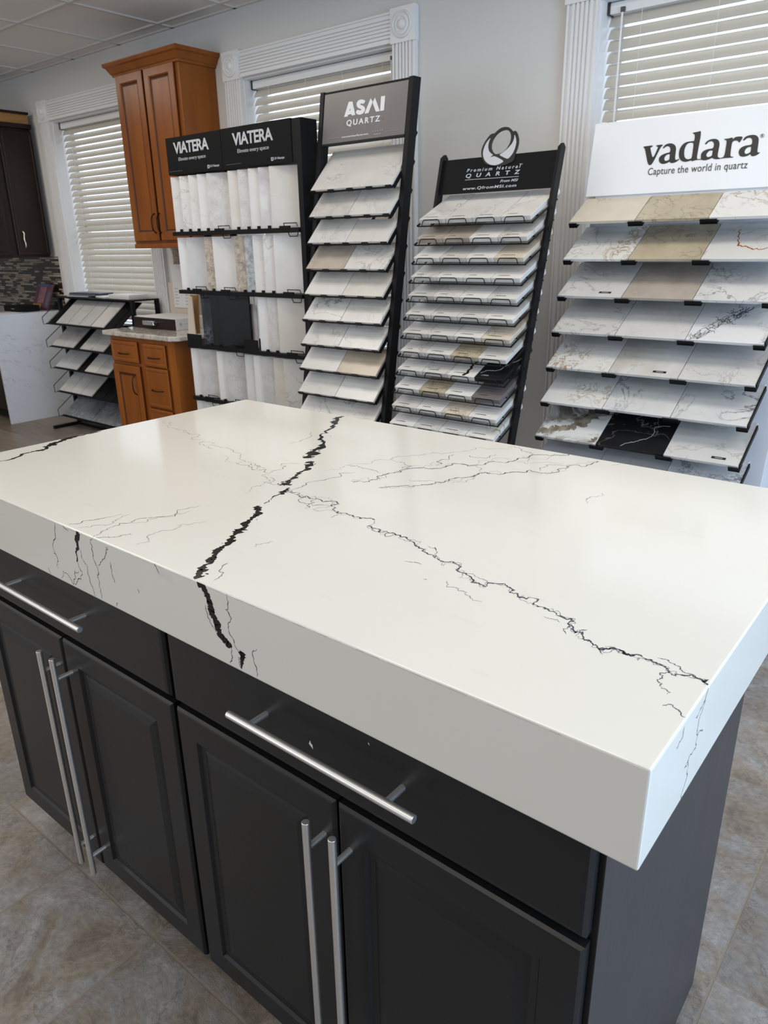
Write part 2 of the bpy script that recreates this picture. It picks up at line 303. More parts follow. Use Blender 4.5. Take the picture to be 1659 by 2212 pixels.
def slab_mat(name, seam):
    m, nt, b = newmat(name); N, L = nt.nodes, nt.links
    b.inputs['Roughness'].default_value = 0.11; b.inputs['Specular IOR Level'].default_value = 0.5
    tc = N.new('ShaderNodeTexCoord')
    n = N.new('ShaderNodeTexNoise'); n.inputs['Scale'].default_value = 3; n.inputs['Detail'].default_value = 5; L.new(tc.outputs['Object'], n.inputs['Vector'])
    mx = N.new('ShaderNodeMix'); mx.data_type = 'RGBA'
    mx.inputs['A'].default_value = (0.735, 0.71, 0.645, 1); mx.inputs['B'].default_value = (0.775, 0.752, 0.695, 1)
    L.new(n.outputs['Fac'], mx.inputs['Factor'])
    # faint ghost flecks
    m2 = N.new('ShaderNodeMapping'); m2.inputs['Rotation'].default_value = (0, 0, 0.9); m2.inputs['Scale'].default_value = (5, 26, 10); L.new(tc.outputs['Object'], m2.inputs['Vector'])
    n2 = N.new('ShaderNodeTexNoise'); n2.inputs['Scale'].default_value = 1.5; n2.inputs['Detail'].default_value = 8; L.new(m2.outputs[0], n2.inputs['Vector'])
    r = N.new('ShaderNodeMapRange'); r.inputs['From Min'].default_value = 0.66; r.inputs['From Max'].default_value = 0.8; r.inputs['To Max'].default_value = 0.25; L.new(n2.outputs['Fac'], r.inputs['Value'])
    m3 = N.new('ShaderNodeMix'); m3.data_type = 'RGBA'; L.new(r.outputs[0], m3.inputs['Factor']); L.new(mx.outputs['Result'], m3.inputs['A']); m3.inputs['B'].default_value = (0.45, 0.44, 0.44, 1)
    L.new(m3.outputs['Result'], b.inputs['Base Color'])
    return m
M_SLAB = slab_mat('island_quartz', 0)
M_VBLACK = mat('slab_black_vein', (0.006, 0.006, 0.006), 0.2, spec=.25)
M_VGREY = mat('slab_blue_grey_vein', (0.075, 0.08, 0.095), 0.15)
M_VPALE = mat('slab_pale_vein', (0.26, 0.27, 0.29), 0.15)

# ------------------------------------------------------------------ mesh helpers
class MB:
    def __init__(s): s.v = []; s.f = []; s.m = []
    def add(s, vs, fs, mi=0):
        o = len(s.v); s.v += [tuple(v) for v in vs]
        for f in fs: s.f.append([o+i for i in f]); s.m.append(mi)
        return s
    def box(s, x0, x1, y0, y1, z0, z1, mi=0):
        vs = [(x, y, z) for x in (x0, x1) for y in (y0, y1) for z in (z0, z1)]
        return s.add(vs, [(0,1,3,2),(4,6,7,5),(0,4,5,1),(2,3,7,6),(0,2,6,4),(1,5,7,3)], mi)
    def prism(s, poly, h, mi=0, mapf=None):
        """poly list of (a,b) ; extrude 0..h along c ; mapf(a,b,c)->xyz"""
        mapf = mapf or (lambda a, b, c: (a, b, c)); n = len(poly)
        vs = [mapf(a, b, 0) for a, b in poly] + [mapf(a, b, h) for a, b in poly]
        fs = [list(range(n))[::-1], list(range(n, 2*n))] + [(i, (i+1) % n, n+(i+1) % n, n+i) for i in range(n)]
        return s.add(vs, fs, mi)
    def tube(s, pts, r, n=8, mi=0, closed=False):
        pts = [Vector(p) for p in pts]; k = len(pts); rings = []
        prev = None
        for i, p in enumerate(pts):
            a = pts[i-1] if (i > 0 or closed) else p; c = pts[(i+1) % k] if (i < k-1 or closed) else p
            t = (c-a).normalized()
            if prev is None: u = t.orthogonal().normalized()
            else:
                u = prev - t*prev.dot(t); u = u.normalized() if u.length > 1e-6 else t.orthogonal().normalized()
            prev = u; w_ = t.cross(u)
            rings.append([p + r*(math.cos(2*math.pi*j/n)*u + math.sin(2*math.pi*j/n)*w_) for j in range(n)])
        vs = [q for R_ in rings for q in R_]; fs = []
        for i in range(k if closed else k-1):
            i2 = (i+1) % k
            fs += [(i*n+j, i*n+(j+1) % n, i2*n+(j+1) % n, i2*n+j) for j in range(n)]
        if not closed: fs += [list(range(n))[::-1], list(range((k-1)*n, k*n))]
        return s.add(vs, fs, mi)
    def panel(s, x0, x1, z0, z1, yf, th, rings, mi=0, cmi=None, glaze=None):
        """board facing -Y: rings [(inset, depth)] from edge to centre, back at yf+th"""
        vs = []; fs = []
        def rect(i, d): return [(x0+i, yf+d, z0+i), (x1-i, yf+d, z0+i), (x1-i, yf+d, z1-i), (x0+i, yf+d, z1-i)]
        vs += rect(0, th)
        for i, d in rings: vs += rect(i, d)
        n = len(rings)+1
        base = len(s.f)
        for k in range(n-1):
            for j in range(4): fs.append((k*4+j, k*4+(j+1) % 4, (k+1)*4+(j+1) % 4, (k+1)*4+j))
        fs.append((3, 2, 1, 0)); o = (n-1)*4; s.add(vs, fs, mi)
        for k in (glaze or ()):
            for j in range(4): s.m[base+k*4+j] = 1
        s.add(vs[o:o+4], [(0, 1, 2, 3)], mi if cmi is None else cmi)
        return s
    def cyl(s, c, axis, r, h, n=20, mi=0):
        c = Vector(c); a = Vector(axis).normalized(); return s.tube([c, c+a*h], r, n, mi)
    def build(s, name, mats, parent=None, bevel=0, smooth=False, loc=None):
        me = bpy.data.meshes.new(name); me.from_pydata(s.v, [], s.f)
        mats = mats if isinstance(mats, (list, tuple)) else [mats]
        for m_ in mats: me.materials.append(m_)
        me.polygons.foreach_set('material_index', s.m)
        bm = bmesh.new(); bm.from_mesh(me); bmesh.ops.recalc_face_normals(bm, faces=bm.faces); bm.to_mesh(me); bm.free()
        if smooth:
            me.polygons.foreach_set('use_smooth', [True]*len(me.polygons))
            try: me.set_sharp_from_angle(angle=math.radians(40))
            except Exception: pass
        o = bpy.data.objects.new(name, me); col.objects.link(o)
        if parent: o.parent = parent
        if loc: o.location = loc
        if bevel:
            b = o.modifiers.new('bevel', 'BEVEL'); b.width = bevel; b.segments = 2; b.limit_method = 'ANGLE'; b.angle_limit = math.radians(40)
        return o
def tag(o, label, cat, group=None):
    o['label'] = label; o['category'] = cat
    if group: o['group'] = group
    return o
def thing(name, label, cat, loc=(0, 0, 0), rz=0, group=None):
    o = bpy.data.objects.new(name, None); o.empty_display_size = 0.05; col.objects.link(o)
    o.location = loc; o.rotation_euler = (0, 0, rz); return tag(o, label, cat, group)
def struct(o): o['kind'] = 'structure'; return o

def smooth_poly(P, it=1):
    for _ in range(it):
        Q = []
        for i in range(len(P)):
            a, b = P[i], P[(i+1) % len(P)]
            Q += [(a[0]*.8+b[0]*.2, a[1]*.8+b[1]*.2), (a[0]*.2+b[0]*.8, a[1]*.2+b[1]*.8)]
        P = Q
    return P
def flat_shape(name, polys, m, parent, frame, depth=0.0008, it=1):
    """closed outlines (holes by even-odd) laid on a board; frame = matrix local(x, t, out)->world"""
    cu = bpy.data.curves.new(name, 'CURVE'); cu.dimensions = '2D'; cu.fill_mode = 'BOTH'; cu.extrude = depth
    for P in polys:
        P = smooth_poly(P, it) if it else P
        sp = cu.splines.new('POLY'); sp.points.add(len(P)-1)
        for i, (a, b) in enumerate(P): sp.points[i].co = (a, b, 0, 1)
        sp.use_cyclic_u = True
    return curve_to_mesh(name, cu, m, parent, frame)
def curve_to_mesh(name, cu, m, parent, frame, fit=None, shear=0):
    tmp = bpy.data.objects.new('tmp', cu); col.objects.link(tmp)
    bpy.context.view_layer.update()
    me = bpy.data.meshes.new_from_object(tmp.evaluated_get(bpy.context.evaluated_depsgraph_get()))
    bpy.data.objects.remove(tmp); bpy.data.curves.remove(cu)
    if shear:
        for v in me.vertices: v.co.x += shear*v.co.y
    if fit and len(me.vertices):
        xs = [v.co.x for v in me.vertices]; ys = [v.co.y for v in me.vertices]
        x0, x1, y0, y1 = fit
        for v in me.vertices:
            ty = (v.co.y-min(ys))/(max(ys)-min(ys)); tx = (v.co.x-min(xs))/(max(xs)-min(xs))
            v.co.x = x0+(x1-x0)*tx; v.co.y = y0+(y1-y0)*ty
    me.transform(frame); me.materials.clear(); me.materials.append(m); me.name = name
    o = bpy.data.objects.new(name, me); col.objects.link(o); o.parent = parent
    return o
def text(s, fit, m, parent, frame, bold=0.0, spacing=1.0, shear=0.0, depth=0.0006, name='lettering'):
    cu = bpy.data.curves.new('t', 'FONT'); cu.body = s; cu.size = 1; cu.offset = bold; cu.space_character = spacing
    cu.extrude = 0.0
    h = fit[3]-fit[2]; cu.extrude = 0.02
    fr = frame @ Matrix.Diagonal((1, 1, depth/0.02, 1))
    return curve_to_mesh(name, cu, m, parent, fr, fit, shear)
def board_frame(origin, up, out_off=0.0012):
    """x along world X, t along up vector, out toward the viewer (-Y side)"""
    up = Vector(up).normalized(); x = Vector((1, 0, 0)); out = x.cross(up)
    Mx = Matrix((x, up, out)).transposed().to_4x4()
    Mx.translation = Vector(origin)+out*out_off
    return Mx

# ================================================================== ROOM
YW = 3.50
struct(MB().box(-3.6, 3.2, -4, 3.9, -0.1, 0).build('floor', M_SLATE))
struct(MB().box(-9.2, -3.6, -4, 3.9, -0.1, 0).build('floor', M_PLANK))
# window wall built round its three openings
OPEN = [(-6.30, -5.098), (-3.946, -2.744), (-1.608, -0.406)]
ZS, ZH = 0.80, 2.425
b = MB(); xs = -9.2
for (a, c) in OPEN:
    b.box(xs, a, YW, YW+0.2, 0, CEIL+0.1); b.box(a, c, YW, YW+0.2, 0, ZS); b.box(a, c, YW, YW+0.2, ZH, CEIL+0.1); xs = c
b.box(xs, 3.2, YW, YW+0.2, 0, CEIL+0.1)
struct(b.build('wall_back', M_WALL))
struct(MB().box(-9.2, -9.0, -4, 3.5, 0, CEIL).build('wall_left', M_WALL))
rw = MB().box(3.0, 3.2, -4, 3.5, 0, 0.4).box(3.0, 3.2, -4, 3.5, 2.2, CEIL).box(3.0, 3.2, -4, 0.2, 0.4, 2.2).box(3.0, 3.2, 2.6, 3.5, 0.4, 2.2)
struct(rw.build('wall_right', M_WALL))
fwl = MB().box(-9, 3.0, -4.2, -4, 0, CEIL)
struct(fwl.build('wall_front', M_WALL))
cl = struct(MB().box(-9.2, 3.2, -4.2, 3.7, CEIL+0.008, CEIL+0.1).build('ceiling', M_CEIL))
# suspended grid: T bars
gb = MB(); G = 0.61
k = 0
x = -9.0+0.25
xs_ = [-3.968+0.625*i for i in range(-8, 12)]
ys_ = [3.378-0.604*i for i in range(0, 13)]
for x in xs_: gb.box(x-0.012, x+0.012, -4, YW, CEIL-0.001, CEIL+0.008)
for y in ys_: gb.box(-9, 3, y-0.012, y+0.012, CEIL-0.0015, CEIL+0.008)
gb.box(-9, 3, YW-0.02, YW, CEIL-0.001, CEIL+0.008)
M_GRID = mat('ceiling_grid_metal', (0.66, 0.62, 0.57), 0.9, spec=.05)
g = struct(gb.build('trim_ceiling_grid', M_GRID))
# ceiling fixtures (behind the viewer, they light the room)
M_LAMP, nt_, b_ = newmat('lamp_diffuser'); b_.inputs['Emission Color'].default_value = (*WARM, 1); b_.inputs['Emission Strength'].default_value = 1.0
# windows
def fluted(b, x0, x1, z0, z1, y, vertical=True, n=5):
    th = 0.022
    b.box(x0, x1, y-th, y, z0, z1)
    W = (x1-x0) if vertical else (z1-z0)
    for i in range(n):
        c = W*(0.14+0.72*(i+0.5)/n); r = W*0.72/n*0.36
        if vertical:
            b.prism([(x0+c-r, 0), (x0+c-r*0.6, 0.010), (x0+c+r*0.6, 0.010), (x0+c+r, 0)], z1-z0, mapf=lambda a, d, h: (a, y-th-d, z0+h))
        else:
            b.prism([(z0+c-r, 0), (z0+c-r*0.6, 0.010), (z0+c+r*0.6, 0.010), (z0+c+r, 0)], x1-x0, mapf=lambda a, d, h: (x0+h, y-th-d, a))
    if vertical:
        b.box(x0, x0+0.010, y-th-0.008, y-th, z0, z1); b.box(x1-0.010, x1, y-th-0.008, y-th, z0, z1)
    else:
        b.box(x0, x1, y-th-0.008, y-th, z0, z0+0.010); b.box(x0, x1, y-th-0.008, y-th, z1-0.010, z1)
def rosette(cx, cz, s, y):
    b = MB(); h = s/2
    b.box(cx-h, cx+h, y-0.036, y, cz-h, cz+h)
    prof = [(0.40, 0.0), (0.385, 0.008), (0.35, 0.010), (0.31, 0.002), (0.28, 0.008), (0.22, 0.010), (0.17, 0.003), (0.13, 0.012), (0.07, 0.017), (0.0, 0.018)]
    n = 36; vs = []; fs = []
    for (r, d) in prof[:-1]:
        vs += [(cx+r*s*math.cos(2*math.pi*j/n), y-0.036-d, cz+r*s*math.sin(2*math.pi*j/n)) for j in range(n)]
    vs.append((cx, y-0.036-0.018, cz))
    for i in range(len(prof)-2):
        fs += [(i*n+j, i*n+(j+1) % n, (i+1)*n+(j+1) % n, (i+1)*n+j) for j in range(n)]
    i = len(prof)-2; fs += [(i*n+j, i*n+(j+1) % n, len(vs)-1) for j in range(n)]
    return b.add(vs, fs)
BL = {0: 'white slatted blind in the leftmost window behind the orange-brown wall cabinet',
      1: 'white slatted blind in the middle window behind the grey sign rack',
      2: 'white slatted blind in the rightmost window above the wide white sign'}
for wi, (a, c) in enumerate(OPEN):
    win = bpy.data.objects.new('window_%d' % (wi+1), None); col.objects.link(win); win.location = ((a+c)/2, YW, ZS); struct(win)
    inv = Matrix.Translation((-(a+c)/2, -YW, -ZS))
    def part(bm, name, m, bevel=0, smooth=False):
        o = bm.build(name, m, win, bevel, smooth); o.matrix_parent_inverse = Matrix.Identity(4); o.data.transform(inv); return o
    T = 0.150
    for s, (x0, x1) in enumerate(((a-T, a), (c, c+T))):
        bb = MB(); fluted(bb, x0+0.004, x1, 0.02, ZH, YW); part(bb, 'side_casing', M_TRIM)
        part(rosette((x0+x1)/2, ZH+T/2, T+0.008, YW), 'corner_block', M_TRIM)
    bb = MB(); fluted(bb, a, c, ZH+0.004, ZH+T-0.006, YW, False, 6); part(bb, 'head_casing', M_TRIM)
    # reveals, sill, sash, glass
    part(MB().box(a, a+0.006, YW, YW+0.2, ZS, ZH).box(c-0.006, c, YW, YW+0.2, ZS, ZH).box(a, c, YW, YW+0.2, ZH-0.006, ZH), 'reveal', M_TRIM)
    part(MB().box(a-0.004, c+0.004, YW-0.05, YW+0.2, ZS, ZS+0.022), 'sill', M_TRIM, 0.004)
    sh = MB(); y0, y1 = YW+0.15, YW+0.185
    sh.box(a, a+0.05, y0, y1, ZS, ZH).box(c-0.05, c, y0, y1, ZS, ZH).box(a, c, y0, y1, ZH-0.05, ZH).box(a, c, y0, y1, ZS, ZS+0.06).box(a, c, y0, y1, 1.60, 1.65)
    part(sh, 'sash', M_TRIM)
    part(MB().box(a+0.05, c-0.05, YW+0.165, YW+0.170, ZS+0.06, ZH-0.05), 'glass_pane', M_GLASS)
    # blind
    bl = thing('window_blind', BL[wi], 'blind', ((a+c)/2, YW+0.08, ZS+0.03))
    def bp_(bm, name, m, smooth=False):
        o = bm.build(name, m, bl, 0, smooth); o.data.transform(Matrix.Translation((-(a+c)/2, -(YW+0.08), -(ZS+0.03)))); return o
    xa, xc = a+0.012, c-0.012
    bp_(MB().box(xa+0.008, xc-0.008, YW+0.055, YW+0.11, ZH-0.052, ZH-0.010), 'headrail', M_TRIM)
    for (e0, e1) in ((xa, xa+0.008), (xc-0.008, xc)):
        bp_(MB().box(e0, e1, YW+0.050, YW+0.112, ZH-0.056, ZH-0.006), 'end_cap', M_PLASTIC)
    sl = MB(); zt = ZH-0.075; pit = 0.0466; zi = 0; ang = math.radians(57); rng = random.Random(wi)
    while zt-pit*zi > ZS+0.06:
        zc = zt-pit*zi; hw = 0.0265; aa = ang+rng.uniform(-0.02, 0.02)
        pts = []
        for q in range(7):
            u = -hw+2*hw*q/6; bow = 0.004*(1-(u/hw)**2)
            # inner edge low, outer edge high
            pts.append((YW+0.082+u*math.cos(aa)-bow*math.sin(aa), zc+u*math.sin(aa)+bow*math.cos(aa)))
        th = 0.0022
        poly = pts+[(p[0]+th*math.sin(aa), p[1]-th*math.cos(aa)) for p in reversed(pts)]
        sag = rng.uniform(-0.001, 0.001)
        sl.prism(poly, xc-xa-0.004, mapf=lambda p, q, h: (xa+0.002+h, p, q+sag))
        zi += 1
    bp_(sl, 'slats', M_BLIND)
    bp_(MB().box(xa, xc, YW+0.06, YW+0.10, ZS+0.03, ZS+0.05), 'bottom_rail', M_TRIM)
    for fx in (0.13, 0.40, 0.65, 0.90):
        cxx = xa+(xc-xa)*fx
        bp_(MB().tube([(cxx, YW+0.052, ZH-0.05), (cxx, YW+0.052, ZS+0.04)], 0.0011, 5), 'ladder_cord', M_PAPER)
    wx = a+0.08 if wi == 2 else c-0.06
    bp_(MB().tube([(wx, YW+0.044, ZH-0.055), (wx+0.004, YW+0.036, ZH-0.70)], 0.0045, 8), 'tilt_wand', M_TRIM, True)
    bp_(MB().box(wx-0.009, wx+0.009, YW+0.044, YW+0.056, ZH-0.052, ZH-0.034), 'wand_bracket', M_DGREY)
# mosaic splash on the back wall over the left counter
tag(MB().box(-8.9, -6.545, YW-0.0108, YW-0.0006, 0.9305, 1.388).build('mosaic_backsplash', M_MOSAIC), 'brown and cream strip mosaic wall tiling below the dark wall cabinet', 'backsplash')
struct(MB().box(-8.9, 3.0, YW-0.012, YW, 0, 0.02).build('baseboard_back', M_TRIM))

